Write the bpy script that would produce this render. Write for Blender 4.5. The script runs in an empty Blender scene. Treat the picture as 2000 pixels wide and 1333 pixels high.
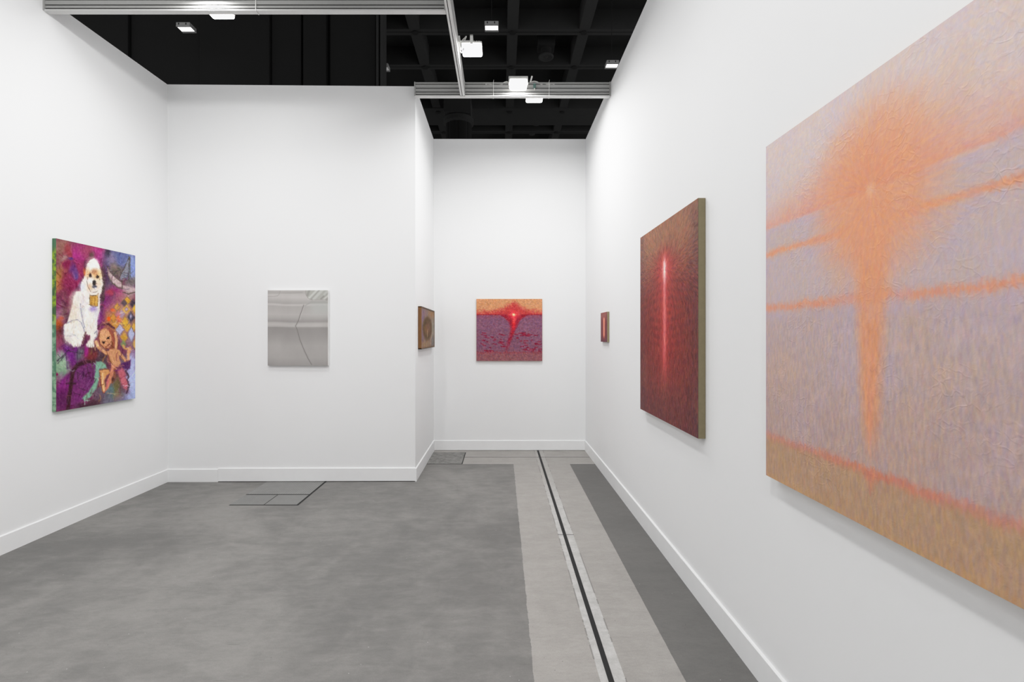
import bpy, bmesh, math, random
import numpy as np
from mathutils import Vector, Matrix

random.seed(7)
RNG = np.random.default_rng(11)
S = bpy.context.scene
COL = S.collection
F, CX, CY, EYE = 960.0, 979.0, 656.0, 1.45      # focal length (px), principal point, eye height


# ---------------------------------------------------------------- helpers
def lin(c):
    c = np.asarray(c, dtype=np.float64)
    return np.where(c <= 0.04045, c / 12.92, ((c + 0.055) / 1.055) ** 2.4)


def rgb(r, g, b):
    v = lin(np.array([r, g, b]) / 255.0)
    return (float(v[0]), float(v[1]), float(v[2]), 1.0)


ROOT = {}


def wloc(o):
    v = Vector((0, 0, 0))
    while o is not None:
        v = v + o.location
        o = o.parent
    return v


def tag(o, label=None, cat=None, group=None, kind=None):
    if label: o['label'] = label
    if cat: o['category'] = cat
    if group: o['group'] = group
    if kind: o['kind'] = kind
    return o


def empty(name, loc, label=None, cat=None, group=None):
    o = bpy.data.objects.new(name, None)
    COL.objects.link(o)
    o.location = loc
    o.empty_display_size = 0.05
    return tag(o, label, cat, group)


def link(name, me, mat, parent=None, loc=None):
    """mesh given in world coordinates; it is moved to be local to its parent / its own origin"""
    if mat is not None:
        me.materials.append(mat)
    o = bpy.data.objects.new(name, me)
    COL.objects.link(o)
    if parent is not None:
        me.transform(Matrix.Translation(-wloc(parent)))
        o.parent = parent
    else:
        if loc is None:
            n = len(me.vertices)
            co = np.empty(n * 3); me.vertices.foreach_get('co', co); co = co.reshape(-1, 3)
            lo, hi = co.min(0), co.max(0)
            loc = Vector(((lo[0] + hi[0]) / 2, (lo[1] + hi[1]) / 2, lo[2]))
        me.transform(Matrix.Translation(-Vector(loc)))
        o.location = loc
    return o


class MB:
    def __init__(s):
        s.bm = bmesh.new()

    def box(s, lo, hi, bevel=0.0):
        vs = [s.bm.verts.new((x, y, z)) for x in (lo[0], hi[0]) for y in (lo[1], hi[1]) for z in (lo[2], hi[2])]
        q = [(0, 1, 3, 2), (4, 6, 7, 5), (0, 4, 5, 1), (2, 3, 7, 6), (0, 2, 6, 4), (1, 5, 7, 3)]
        fs = [s.bm.faces.new([vs[i] for i in f]) for f in q]
        if bevel > 0:
            es = list({e for f in fs for e in f.edges})
            bmesh.ops.bevel(s.bm, geom=es, offset=bevel, segments=2, affect='EDGES', profile=0.5)
        return s

    def hexa(s, bottom, top):
        """8 corners: bottom quad and top quad, same order"""
        vb = [s.bm.verts.new(p) for p in bottom]
        vt = [s.bm.verts.new(p) for p in top]
        s.bm.faces.new(vb[::-1]); s.bm.faces.new(vt)
        for i in range(4):
            j = (i + 1) % 4
            s.bm.faces.new([vb[i], vb[j], vt[j], vt[i]])
        return s

    def quad(s, pts):
        s.bm.faces.new([s.bm.verts.new(p) for p in pts])
        return s

    def prism(s, prof, axis, a0, a1):
        """profile (list of 2D) extruded along axis 'x' or 'y' or 'z'"""
        def P(p, a):
            if axis == 'x': return (a, p[0], p[1])
            if axis == 'y': return (p[0], a, p[1])
            return (p[0], p[1], a)
        A = [s.bm.verts.new(P(p, a0)) for p in prof]
        B = [s.bm.verts.new(P(p, a1)) for p in prof]
        n = len(prof)
        s.bm.faces.new(A); s.bm.faces.new(B[::-1])
        for i in range(n):
            j = (i + 1) % n
            s.bm.faces.new([A[i], B[i], B[j], A[j]])
        return s

    def tube(s, pts, r, seg=8):
        pts = [Vector(p) for p in pts]
        rings = []
        for i, p in enumerate(pts):
            d = (pts[min(i + 1, len(pts) - 1)] - pts[max(i - 1, 0)]).normalized()
            a = d.orthogonal().normalized() if not rings else (rings_a - d * rings_a.dot(d)).normalized()
            rings_a = a
            b = d.cross(a)
            rings.append([s.bm.verts.new(p + (a * math.cos(t) + b * math.sin(t)) * r)
                          for t in [2 * math.pi * k / seg for k in range(seg)]])
        for A, B in zip(rings, rings[1:]):
            for k in range(seg):
                j = (k + 1) % seg
                s.bm.faces.new([A[k], A[j], B[j], B[k]])
        s.bm.faces.new(rings[0][::-1]); s.bm.faces.new(rings[-1])
        return s

    def lathe(s, prof, c, seg=32):
        rings = [[s.bm.verts.new((c[0] + r * math.cos(2 * math.pi * k / seg), c[1] + r * math.sin(2 * math.pi * k / seg), c[2] + z))
                  for k in range(seg)] for r, z in prof]
        for A, B in zip(rings, rings[1:]):
            for k in range(seg):
                j = (k + 1) % seg
                s.bm.faces.new([A[k], A[j], B[j], B[k]])
        s.bm.faces.new(rings[0][::-1]); s.bm.faces.new(rings[-1])
        return s

    def build(s, name, mat, parent=None, loc=None, kind=None, smooth=False):
        bmesh.ops.recalc_face_normals(s.bm, faces=s.bm.faces[:])
        me = bpy.data.meshes.new(name)
        s.bm.to_mesh(me); s.bm.free()
        if smooth:
            me.polygons.foreach_set('use_smooth', [True] * len(me.polygons))
        o = link(name, me, mat, parent, loc)
        if kind: o['kind'] = kind
        return o


# ---------------------------------------------------------------- node helpers
class NT:
    def __init__(s, name):
        s.mat = bpy.data.materials.new(name)
        s.mat.use_nodes = True
        s.t = s.mat.node_tree
        s.p = s.t.nodes['Principled BSDF']

    def node(s, typ, inputs=None, **props):
        n = s.t.nodes.new(typ)
        for k, v in props.items(): setattr(n, k, v)
        for k, v in (inputs or {}).items(): s.put(n.inputs[k], v)
        return n

    def put(s, sock, v):
        if isinstance(v, bpy.types.NodeSocket): s.t.links.new(v, sock)
        else: sock.default_value = v

    def m(s, op, a, b=0.0, c=0.0, clamp=False):
        n = s.t.nodes.new('ShaderNodeMath'); n.operation = op; n.use_clamp = clamp
        for i, v in enumerate((a, b, c)): s.put(n.inputs[i], v)
        return n.outputs[0]

    def pos(s):
        g = s.node('ShaderNodeNewGeometry')
        sp = s.node('ShaderNodeSeparateXYZ', {0: g.outputs['Position']})
        return g.outputs['Position'], sp.outputs[0], sp.outputs[1], sp.outputs[2]

    def obj(s, scale=(1, 1, 1)):
        tc = s.node('ShaderNodeTexCoord')
        mp = s.node('ShaderNodeMapping', {'Vector': tc.outputs['Object'], 'Scale': scale})
        return mp.outputs[0]

    def noise(s, vec, scale, detail=4.0, rough=0.55, dist=0.0):
        n = s.node('ShaderNodeTexNoise', {'Vector': vec, 'Scale': scale, 'Detail': detail, 'Roughness': rough, 'Distortion': dist})
        return n.outputs['Fac']

    def ramp(s, fac, lo, hi):
        """smooth 0..1 between lo and hi"""
        n = s.node('ShaderNodeMapRange', {0: fac, 1: lo, 2: hi, 3: 0.0, 4: 1.0}, interpolation_type='SMOOTHSTEP')
        return n.outputs[0]

    def mix(s, fac, a, b, mode='MIX'):
        n = s.node('ShaderNodeMix', data_type='RGBA', blend_type=mode)
        s.put(n.inputs[0], fac); s.put(n.inputs[6], a); s.put(n.inputs[7], b)
        return n.outputs[2]

    def bump(s, h, strength, dist=0.01):
        n = s.node('ShaderNodeBump', {'Height': h, 'Strength': strength, 'Distance': dist})
        s.put(s.p.inputs['Normal'], n.outputs[0])

    def base(s, c): s.put(s.p.inputs['Base Color'], c)

    def rough(s, v): s.put(s.p.inputs['Roughness'], v)


def simple(name, col, rough=0.6, metal=0.0, nscale=30.0, var=0.08, bump=0.0):
    n = NT(name)
    v = n.obj()
    f = n.noise(v, nscale)
    c2 = tuple(x * (1 - var) for x in col[:3]) + (1,)
    n.base(n.mix(f, col, c2))
    n.rough(rough)
    n.p.inputs['Metallic'].default_value = metal
    if bump: n.bump(n.noise(v, nscale * 6), bump, 0.002)
    return n.mat


def emit(name, strength, col=(1, 0.985, 0.96, 1)):
    n = NT(name)
    n.base((0.9, 0.9, 0.9, 1))
    n.p.inputs['Emission Color'].default_value = col
    n.p.inputs['Emission Strength'].default_value = strength
    return n.mat


# ---------------------------------------------------------------- materials of the setting
def wall_material():
    n = NT('wall_white_paint')
    p, x, y, z = n.pos()
    f = n.noise(p, 1.3, 3)
    g = n.noise(p, 90, 3)
    c = n.mix(f, (0.810, 0.815, 0.820, 1), (0.78, 0.785, 0.79, 1))
    n.base(c); n.rough(0.72)
    n.p.inputs['Specular IOR Level'].default_value = 0.25
    n.bump(g, 0.05, 0.002)
    return n.mat


def floor_material():
    n = NT('floor_concrete')
    p, x, y, z = n.pos()
    mp = n.node('ShaderNodeMapping', {'Vector': p, 'Rotation': (0, 0, 0.35), 'Scale': (1.0, 0.8, 1)}).outputs[0]
    big = n.noise(mp, 0.75, 5, 0.58, 0.6)
    mid = n.noise(mp, 3.4, 6, 0.62, 0.9)
    mp2 = n.node('ShaderNodeMapping', {'Vector': p, 'Rotation': (0, 0, -0.2), 'Scale': (1.0, 2.6, 1)}).outputs[0]
    streak = n.noise(mp2, 5.5, 6, 0.65, 0.4)
    grain = n.noise(p, 170, 3, 0.7)
    vor = n.node('ShaderNodeTexVoronoi', {'Vector': p, 'Scale': 26.0, 'Randomness': 1.0})
    speck = n.m('LESS_THAN', vor.outputs['Distance'], 0.06)
    pick = n.node('ShaderNodeSeparateColor', {0: vor.outputs['Color']}).outputs[0]
    speck_w = n.m('MULTIPLY', speck, n.m('GREATER_THAN', pick, 0.90))
    speck_b = n.m('MULTIPLY', speck, n.m('LESS_THAN', pick, 0.10))
    # ragged edge offset
    rag = n.m('MULTIPLY', n.m('SUBTRACT', n.noise(p, 9, 5, 0.7), 0.5), 0.022)
    xr = n.m('ADD', x, rag)
    yr = n.m('ADD', y, n.m('MULTIPLY', rag, 0.6))
    left = n.m('GREATER_THAN', xr, 0.138)
    right = n.m('LESS_THAN', n.m('ADD', x, n.m('MULTIPLY', rag, 0.25)), 0.773)
    strip = n.m('MULTIPLY', left, right)
    cross = n.m('GREATER_THAN', yr, 5.546)
    strip = n.m('MAXIMUM', strip, cross)
    dark_a = rgb(143, 141, 138); dark_b = rgb(112, 111, 109)
    m0 = n.ramp(n.m('ADD', n.m('MULTIPLY', big, 0.55), n.m('ADD', n.m('MULTIPLY', mid, 0.28), n.m('MULTIPLY', streak, 0.25))), 0.40, 0.70)
    dark = n.mix(m0, dark_b, dark_a)
    # smooth worn band right of the strip is darker
    rside = n.m('GREATER_THAN', x, 0.76)
    dark = n.mix(n.m('MULTIPLY', rside, 0.62), dark, rgb(100, 99, 97))
    light = n.mix(n.ramp(n.m('ADD', n.m('MULTIPLY', mid, 0.5), n.m('MULTIPLY', streak, 0.5)), 0.3, 0.7), rgb(158, 155, 151), rgb(171, 168, 164))
    c = n.mix(strip, dark, light)
    # pale filler along the joint, patchier beyond y = 4.4
    xb = n.m('ADD', x, n.m('MULTIPLY', rag, 0.14))
    band = n.m('MULTIPLY', n.m('GREATER_THAN', xb, 0.416), n.m('LESS_THAN', xb, 0.524))
    bandfade = n.m('SUBTRACT', 1.0, n.m('MULTIPLY', n.ramp(y, 3.9, 5.4), 0.72))
    pale = n.mix(n.ramp(n.noise(p, 14, 5, 0.7), 0.35, 0.7), rgb(182, 181, 179), rgb(200, 199, 197))
    c = n.mix(n.m('MULTIPLY', band, bandfade), c, pale)
    edge = n.m('MULTIPLY', n.m('LESS_THAN', n.m('ABSOLUTE', n.m('SUBTRACT', n.m('ABSOLUTE', n.m('SUBTRACT', xb, 0.470)), 0.055)), 0.0035),
               n.m('GREATER_THAN', n.noise(p, 5, 4, 0.7), 0.50))
    c = n.mix(n.m('MULTIPLY', edge, 0.45), c, rgb(90, 88, 86))
    # cracks: one across the filler, one across the far strip
    def line(coord, at, w):
        return n.m('LESS_THAN', n.m('ABSOLUTE', n.m('SUBTRACT', n.m('ADD', coord, n.m('MULTIPLY', rag, 0.4)), at)), w)
    k1 = n.m('MULTIPLY', line(y, 3.578, 0.006), n.m('MULTIPLY', n.m('GREATER_THAN', x, 0.413), n.m('LESS_THAN', x, 0.527)))
    k2 = n.m('MULTIPLY', line(y, 5.862, 0.009), n.m('GREATER_THAN', x, -0.44))
    k = n.m('MAXIMUM', k1, k2)
    c = n.mix(n.m('MULTIPLY', k, 0.8), c, rgb(70, 69, 68))
    # faint scratches
    mps = n.node('ShaderNodeMapping', {'Vector': p, 'Rotation': (0, 0, 0.5), 'Scale': (1.2, 14, 1)}).outputs[0]
    sv = n.node('ShaderNodeTexVoronoi', {'Vector': mps, 'Scale': 1.3}, feature='F1')
    scr = n.m('MULTIPLY', n.m('LESS_THAN', sv.outputs['Distance'], 0.045), n.m('GREATER_THAN', n.noise(p, 3.0, 2), 0.52))
    c = n.mix(n.m('MULTIPLY', scr, 0.35), c, rgb(95, 94, 92))
    c = n.mix(n.m('MULTIPLY', speck_w, 0.5), c, rgb(215, 214, 212))
    c = n.mix(n.m('MULTIPLY', speck_b, 0.5), c, rgb(50, 50, 50))
    fine = n.noise(mp2, 26, 8, 0.72, 0.3)
    gr = n.m('ADD', 0.66, n.m('ADD', n.m('MULTIPLY', grain, 0.34), n.m('MULTIPLY', fine, 0.34)))
    vm = n.node('ShaderNodeVectorMath', {0: c, 1: n.node('ShaderNodeCombineXYZ', {0: gr, 1: gr, 2: gr}).outputs[0]}, operation='MULTIPLY')
    hm = n.node('ShaderNodeVectorMath', {0: vm.outputs[0], 'Scale': FLOOR_GAIN}, operation='SCALE')
    n.base(hm.outputs[0])
    n.rough(n.m('ADD', 0.50, n.m('MULTIPLY', mid, 0.25)))
    n.p.inputs['Specular IOR Level'].default_value = 0.3
    n.bump(n.m('ADD', n.m('MULTIPLY', grain, 0.4), n.m('MULTIPLY', mid, 0.6)), 0.12, 0.004)
    return n.mat


FLOOR_GAIN = 0.87
M_WALL = wall_material()
M_BASE = simple('baseboard_white', (0.82, 0.825, 0.83, 1), 0.5, 0, 8, 0.06)
M_FLOOR = floor_material()
M_CEIL = simple('hall_ceiling_black', (0.023, 0.023, 0.023, 1), 0.9, 0, 1.5, 0.5)
M_CEILBEAM = simple('hall_beam_charcoal', (0.036, 0.036, 0.036, 1), 0.9, 0, 3, 0.25)
M_BLACK = simple('matt_black', (0.008, 0.008, 0.008, 1), 0.8)
M_PANEL = simple('partition_dark', (0.009, 0.009, 0.009, 1), 0.95, 0, 2, 0.3)
M_HALLW = simple('hall_wall_dark', (0.016, 0.016, 0.016, 1), 0.9)
M_ALU = simple('brushed_aluminium', (0.40, 0.40, 0.39, 1), 0.42, 0.35, 60, 0.15)
M_ALU2 = simple('aluminium_lip', (0.62, 0.62, 0.61, 1), 0.35, 0.2, 60, 0.1)
M_GROOVE = simple('groove_shadow', (0.02, 0.02, 0.02, 1), 0.9)
M_LAMP = simple('lamp_white_plastic', (0.78, 0.78, 0.76, 1), 0.45)
M_CABLE = simple('white_cable', (0.70, 0.70, 0.68, 1), 0.5)
M_GREEN = simple('green_plug', (0.08, 0.16, 0.14, 1), 0.5)
M_LENS = emit('floodlight_lens', 14.0)
M_HLENS = emit('hall_light_lens', 3.0)
M_HLENS_DIM = emit('hall_light_lens_dim', 0.10)
M_HOUSE = simple('hall_light_housing', (0.42, 0.42, 0.42, 1), 0.6)
M_DARKGREY = simple('dark_grey_metal', (0.05, 0.05, 0.05, 1), 0.6)

# ---------------------------------------------------------------- room shell
TOP = 3.937
XR_F, XR_N, YR_N = 1.067, 1.105, -0.9           # right wall: x at the far end, x at the near end
YF, YM, XS, XL = 6.214, 4.886, -0.855, -3.311


def xr(y): return XR_F + (YF - y) / (YF - YR_N) * (XR_N - XR_F)


fl = MB().quad([(-9, -6, 0), (9, -6, 0), (9, 26, 0), (-9, 26, 0)]).build('floor', M_FLOOR, kind='structure', loc=(0, 0, 0))

# right wall
MB().hexa([(xr(YR_N), YR_N, 0), (xr(YR_N) + .1, YR_N, 0), (XR_F + .1, YF + .1, 0), (XR_F, YF + .1, 0)],
          [(xr(YR_N), YR_N, TOP), (xr(YR_N) + .1, YR_N, TOP), (XR_F + .1, YF + .1, TOP), (XR_F, YF + .1, TOP)]).build('wall_right', M_WALL, kind='structure')
# left wall (its top falls a little towards the camera)
YLN = 0.3
zt = lambda y: 3.943 - (YM - y) * 0.025
MB().hexa([(XL - .1, YLN, 0), (XL + .003, YLN, 0), (XL, YM + .1, 0), (XL - .1, YM + .1, 0)],
          [(XL - .1, YLN, zt(YLN)), (XL + .003, YLN, zt(YLN)), (XL, YM + .1, zt(YM + .1)), (XL - .1, YM + .1, zt(YM + .1))]).build('wall_left', M_WALL, kind='structure')
# middle wall
MB().hexa([(XL, YM - .012, 0.012), (XS, YM + .006, 0.012), (XS, YM + .1, 0.012), (XL, YM + .1, 0.012)],
          [(XL, YM - .012, 3.943), (XS, YM + .006, 3.933), (XS, YM + .1, 3.933), (XL, YM + .1, 3.943)]).build('wall_middle', M_WALL, kind='structure')
# side wall of the niche
MB().box((XS - .1, YM + .1, 0), (XS, YF + .1, TOP)).build('wall_niche', M_WALL, kind='structure')
# far wall
MB().hexa([(XS, YF - .003, 0), (XR_F, YF, 0), (XR_F, YF + .1, 0), (XS, YF + .1, 0)],
          [(XS, YF - .003, TOP), (XR_F, YF, TOP), (XR_F, YF + .1, TOP), (XS, YF + .1, TOP)]).build('wall_back', M_WALL, kind='structure')

BH, BT = 0.126, 0.013


def skirting(name, pts, z0=0.0, z1=BH, c=0.004):
    """baseboard along two floor points; the room lies on the left of the direction of travel"""
    (x0, y0), (x1, y1) = pts
    d = Vector((x1 - x0, y1 - y0, 0)).normalized()
    nrm = Vector((-d.y, d.x, 0))
    prof = [(0, z0), (BT, z0), (BT, z1 - c), (BT - c, z1), (0, z1)]
    mb = MB()
    A = [mb.bm.verts.new((x0 + nrm.x * p, y0 + nrm.y * p, z)) for p, z in prof]
    B = [mb.bm.verts.new((x1 + nrm.x * p, y1 + nrm.y * p, z)) for p, z in prof]
    n = len(prof)
    mb.bm.faces.new(A); mb.bm.faces.new(B[::-1])
    for i in range(n):
        j = (i + 1) % n
        mb.bm.faces.new([A[i], A[j], B[j], B[i]])
    return mb.build(name, M_BASE, kind='structure')


skirting('baseboard_right', [(xr(YR_N), YR_N), (XR_F, YF)])
skirting('baseboard_left', [(XL, YM - .012), (XL, YLN)])
xk = (428 - CX) / F * YM
ymid = lambda x: YM - .012 + (x - XL) / (XS - XL) * .018
skirting('baseboard_middle', [(xk, ymid(xk)), (XL + .001, ymid(XL))], 0.0, 0.127)
skirting('baseboard_middle', [(XS, ymid(XS)), (xk + .001, ymid(xk))], 0.007, 0.136)
skirting('baseboard_niche', [(XS, YF), (XS, ymid(XS) - BT)], 0.0, BH + .004)
skirting('baseboard_back', [(XR_F, YF), (XS, YF)], 0.005, BH)

# black expansion joint let into the light strip
MB().box((0.4495, -2.0, -0.004), (0.4735, 6.205, 0.0012)).build('trim_joint', M_BLACK, kind='structure')

# ---------------------------------------------------------------- the dark hall beyond
HZ = 9.5
c = MB()
c.box((-14, -3, HZ + .55), (14, 27, HZ + .7))
ceil = c.build('ceiling', M_CEIL, kind='structure', loc=(0, 0, HZ))
yb = [9.6, 11.3, 13.03, 14.72, 19.45, 22.0]
xb = [-9.1, -6.8, -4.6, -2.28, 0.30, 2.19, 4.7, 7.0]
m = MB()
for y in yb: m.box((-14, y - .13, HZ), (14, y + .13, HZ + .549))
m.box((-14, 17.35, HZ - .02), (14, 18.75, HZ + .549))
m.build('ceiling_cross_beams', M_CEILBEAM, ceil)
m = MB()
for x in xb: m.box((x - .14, -3, HZ + .002), (x + .14, 27, HZ + .548))
m.build('ceiling_long_beams', M_CEILBEAM, ceil)
m = MB()
for y in yb + [17.62]:
    for x in xb:
        if -3 < x < 3 and 12 < y < 20: m.lathe([(0.001, -.03), (.085, -.03), (.085, 0)], (x, y, HZ - (.02 if y == 17.62 else 0)), 12)
m.build('ceiling_sockets', M_BLACK, ceil)
m = MB()
for y in yb[:5]:
    m.box((-14, y - .018, HZ - .004), (14, y + .018, HZ + .01))
m.build('ceiling_slots', M_BLACK, ceil)

MB().box((-14, 26, 0), (14, 26.2, HZ + .6)).build('wall_hall', M_HALLW, kind='structure')
# folding partition of dark panels, ending in a post
pt = MB()
PYY = 11.2
px_ = lambda x: (x - CX) / F * PYY
edges = [-1000, -700, -400, -150, 40, 170, 300, 420, 525, 587, 593, 637, 643, 733]
segs = [(-900, -600), (-598, -300), (-298, -60), (-58, 110), (112, 250), (252, 388), (390, 526), (528, 586), (592, 637), (643, 732)]
for i, (a, b) in enumerate(segs):
    off = 0.06 if i % 2 else 0.0
    pt.box((px_(a), PYY + off, 0), (px_(b), PYY + .12 + off, HZ + .5), 0.01)
pt.box((px_(-900), PYY + .2, 0), (px_(740), PYY + .26, HZ + .5))
part = pt.build('wall_partition', M_PANEL, kind='structure')
pp = MB()
pp.box((px_(736), PYY - .08, 0), (px_(741), PYY + .2, HZ + .5), .01)
pp.box((px_(744), PYY - .08, 0), (px_(751), PYY + .2, HZ + .5), .01)
pp.build('partition_post', M_CEILBEAM, part)

# round column far behind the booth
col = empty('column', ((896 - CX) / F * 17.0, 17.0, 0), 'dark round column behind the booth, seen above the far wall under the black ceiling', 'column')
cxx = col.location.x
cm = MB()
pr = []
for k in range(48):
    a = 2 * math.pi * k / 48
    r = .45 if k % 6 else .43
    pr.append((cxx + r * math.cos(a), 17 + r * math.sin(a)))
cm.prism(pr, 'z', 0, 8.75).build('shaft', M_PANEL, col)
MB().lathe([(.45, 0), (.52, .05), (.52, .2), (.46, .24)], (cxx, 17, 8.72), 32).build('collar', M_CEILBEAM, col)
MB().box((cxx - .47, 16.53, 8.97), (cxx + .45, 17.34, HZ - .02), .02).build('capital', M_CEILBEAM, col)

# round air diffuser on its duct
dz = 9.22
dY = F * (dz - EYE) / (CY - 113)
dX = (1066.5 - CX) / F * dY
ad = empty('air_diffuser', (dX, dY, dz), 'dark round air diffuser on a square duct under the black coffered ceiling', 'air vent')
MB().lathe([(.145, .02), (.155, 0), (.205, 0), (.215, .03), (.16, .07)], (dX, dY, dz), 40).build('ring', M_CEILBEAM, ad, smooth=True)
MB().lathe([(.001, .01), (.05, .01), (.10, .05), (.02, .10)], (dX, dY, dz), 32).build('cone', M_CEILBEAM, ad, smooth=True)
MB().lathe([(.15, .05), (.15, .25)], (dX, dY, dz), 32).build('neck', M_BLACK, ad)
MB().box((dX - .23, dY - .23, dz + .25), (dX + .23, dY + .23, HZ + .55), .01).build('duct', M_BLACK, ad)

# small downlight far back
dl_y = F * (HZ + .12 - EYE) / (CY - 263)
dl = empty('downlight', ((1039 - CX) / F * dl_y, dl_y, HZ + .12), 'small lit downlight in the black ceiling just above the far wall', 'ceiling light')
MB().lathe([(.075, 0), (.12, 0), (.12, .43), (.075, .43)], dl.location, 24).build('rim', M_DARKGREY, dl)
MB().lathe([(.001, .01), (.08, .01), (.08, .02)], dl.location, 24).build('lens', emit('downlight_lens', 0.9), dl)
MB().box((dl.location.x - .13, dl.location.y - .13, HZ + .54), (dl.location.x + .13, dl.location.y + .13, HZ + .56)).build('mount', M_DARKGREY, dl)
dk_y = F * (HZ + .12 - EYE) / (CY - 244)
dk = empty('downlight', ((1047.5 - CX) / F * dk_y, dk_y, HZ + .12), 'small unlit round downlight in the black ceiling over the far wall', 'ceiling light')
MB().lathe([(.075, 0), (.12, 0), (.12, .44), (.075, .44)], dk.location, 24).build('rim', M_CEILBEAM, dk)
MB().lathe([(.001, .03), (.08, .03), (.08, .04)], dk.location, 24).build('lens', M_BLACK, dk)


# hall lights hanging under the ceiling
def hall_light(px, ynear, label, lens=M_HLENS, H=6.5):
    Y = F * H / (CY - ynear)
    X = (px - CX) / F * Y
    z = EYE + H
    w, d, h = .145, .235, .085
    t = empty('ceiling_light', (X, Y + d / 2, z), label, 'ceiling light', 'box lights hanging in the dark hall')
    b = MB()
    b.box((X - w, Y, z + .004), (X + w, Y + d, z + h), .008)
    b.box((X - w, Y, z - .004), (X + w, Y + .03, z + .01)); b.box((X - w, Y + d - .060, z - .005), (X + w, Y + d, z + .01))
    b.build('housing', M_HOUSE, t)
    MB().box((X - w + .012, Y + .032, z - .002), (X + w - .012, Y + d - .062, z + .004)).build('diffuser', lens, t)
    for sx in (-.6, .45):
        MB().box((X + sx * w - .011, Y - .002, z + .03), (X + sx * w + .011, Y + .003, z + .07)).build('vent_slot', M_BLACK, t)
    MB().tube([(X, Y + d / 2, z + h - .01), (X, Y + d / 2, HZ + .56)], .006, 6).build('suspension_rod', M_BLACK, t)
    return t


hall_light(357, 51, 'lit box light in the dark hall, above and beyond the left wall')
hall_light(960, 48.5, 'lit box light in the dark hall, just right of the lengthwise beam')
hall_light(1197, 124, 'lit box light in the dark hall, half hidden by the top of the right wall')
hall_light(746, 130, 'dim box light in the dark hall, half hidden behind the partition post', M_HLENS_DIM)


# ---------------------------------------------------------------- aluminium beams
def beam_x(name, x0, x1, y0, y1, z0, z1, label, ties=(), tie_loose=None):
    t = empty(name, ((x0 + x1) / 2, (y0 + y1) / 2, z0), label, 'beam', 'aluminium beams over the booth')
    h = z1 - z0
    body = MB()
    g = [0.14, 0.43, 0.71, 0.90]                      # groove centres from the top
    gw = .0042
    lv = [z1]
    for q in g: lv += [z1 - q * h + gw, z1 - q * h - gw]
    lv.append(z0)
    prof = []
    for i in range(0, len(lv), 2):
        prof += [(y0, lv[i]), (y0, lv[i + 1])]
        if i + 2 < len(lv): prof += [(y0 + .012, lv[i + 1]), (y0 + .012, lv[i + 2])]
    back = []
    for i in range(0, len(lv), 2):
        back += [(y1, lv[i]), (y1, lv[i + 1])]
        if i + 2 < len(lv): back += [(y1 - .012, lv[i + 1]), (y1 - .012, lv[i + 2])]
    body.prism(prof + back[::-1], 'x', x0, x1).build('profile', M_ALU, t)
    gr = MB()
    for q in g: gr.box((x0 + .001, y0 + .009, z1 - q * h - gw), (x1 - .001, y0 + .0125, z1 - q * h + gw))
    gr.build('groove', M_GROOVE, t)
    MB().box((x0 + .002, y0 - .004, z0 - .003), (x1 - .002, y1 + .004, z0 + .0065)).build('bottom_lip', M_ALU2, t)
    for xe in (x0, x1 - .012):
        MB().box((xe, y0 - .006, z0 - .002), (xe + .012, y1 + .006, z1 + .004), .002).build('end_plate', M_ALU, t)
    for x in ties:
        k = MB()
        e = .003
        k.tube([(x, y0 - e, z1 + e), (x, y0 - e, z0 - e - .003), (x, y1 + e, z0 - e - .003), (x, y1 + e, z1 + e), (x, y0 - e, z1 + e)], .003, 6)
        k.tube([(x, y0 - e, z1 + e), (x + .004, y0 - e - .006, z1 + .02)], .0016, 6)
        k.build('cable_tie', M_CABLE, t)
    return t


bz0 = 3.803
b1 = beam_x('aluminium_beam', XL + .001, -.401, 3.553, 3.59, bz0, 3.937, 'grey grooved aluminium beam at the top left, crossing the booth from the left wall', ties=((500 - CX) / F * 3.553,))
b2 = beam_x('aluminium_beam', XS + .001, xr(4.84) - .001, 4.822, 4.862, bz0, TOP, 'far grooved aluminium beam spanning the niche from the middle wall corner to the right wall',
            ties=((963.5 - CX) / F * 4.82, (1072.5 - CX) / F * 4.82))
# lengthwise beam
b3 = empty('aluminium_beam', (-.378, 2.2, bz0), 'lengthwise aluminium beam running overhead from the camera to the far beam', 'beam', 'aluminium beams over the booth')
pz = [3.937 - q * .134 for q in (.13, .43, .70, .91)]
prof = [(-.40, 3.937)]
zs = [3.937]
L, R, gw = -.400, -.357, .0035
lv = [3.937]
for q in pz: lv += [q + gw, q - gw]
lv.append(bz0 - .008)
lf, rt = [], []
for i in range(0, len(lv), 2):
    lf += [(L, lv[i]), (L, lv[i + 1])]; rt += [(R, lv[i]), (R, lv[i + 1])]
    if i + 2 < len(lv):
        lf += [(L + .012, lv[i + 1]), (L + .012, lv[i + 2])]; rt += [(R - .012, lv[i + 1]), (R - .012, lv[i + 2])]
zb = bz0 - .008
bot = [(L + .016, zb), (L + .016, zb + .012), (L + .022, zb + .012), (L + .022, zb)]
MB().prism(lf + bot + rt[::-1], 'y', -.9, 4.81).build('profile', M_ALU2, b3)
MB().box((L - .003, 4.80, zb), (R + .003, 4.8155, 3.937), .002).build('end_plate', M_ALU, b3)
g3 = MB().box((L + .0165, -.9, zb + .0095), (L + .0215, 4.80, zb + .0118))
for q in pz: g3.box((R - .0125, -.9, q - gw), (R - .010, 4.80, q + gw))
g3.build('groove', M_GROOVE, b3)


# ---------------------------------------------------------------- floodlights
LIGHT_COL = (1.0, 0.995, 0.988)


def area(name, loc, power, size, parent=None, rot=None):
    ld = bpy.data.lights.new(name, 'AREA')
    ld.shape = 'SQUARE'; ld.size = size; ld.energy = power; ld.color = LIGHT_COL
    o = bpy.data.objects.new(name, ld); COL.objects.link(o)
    o.location = loc
    if rot: o.rotation_euler = rot
    if parent is not None:
        o.parent = parent; o.location = Vector(loc) - wloc(parent)
    return o


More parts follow.
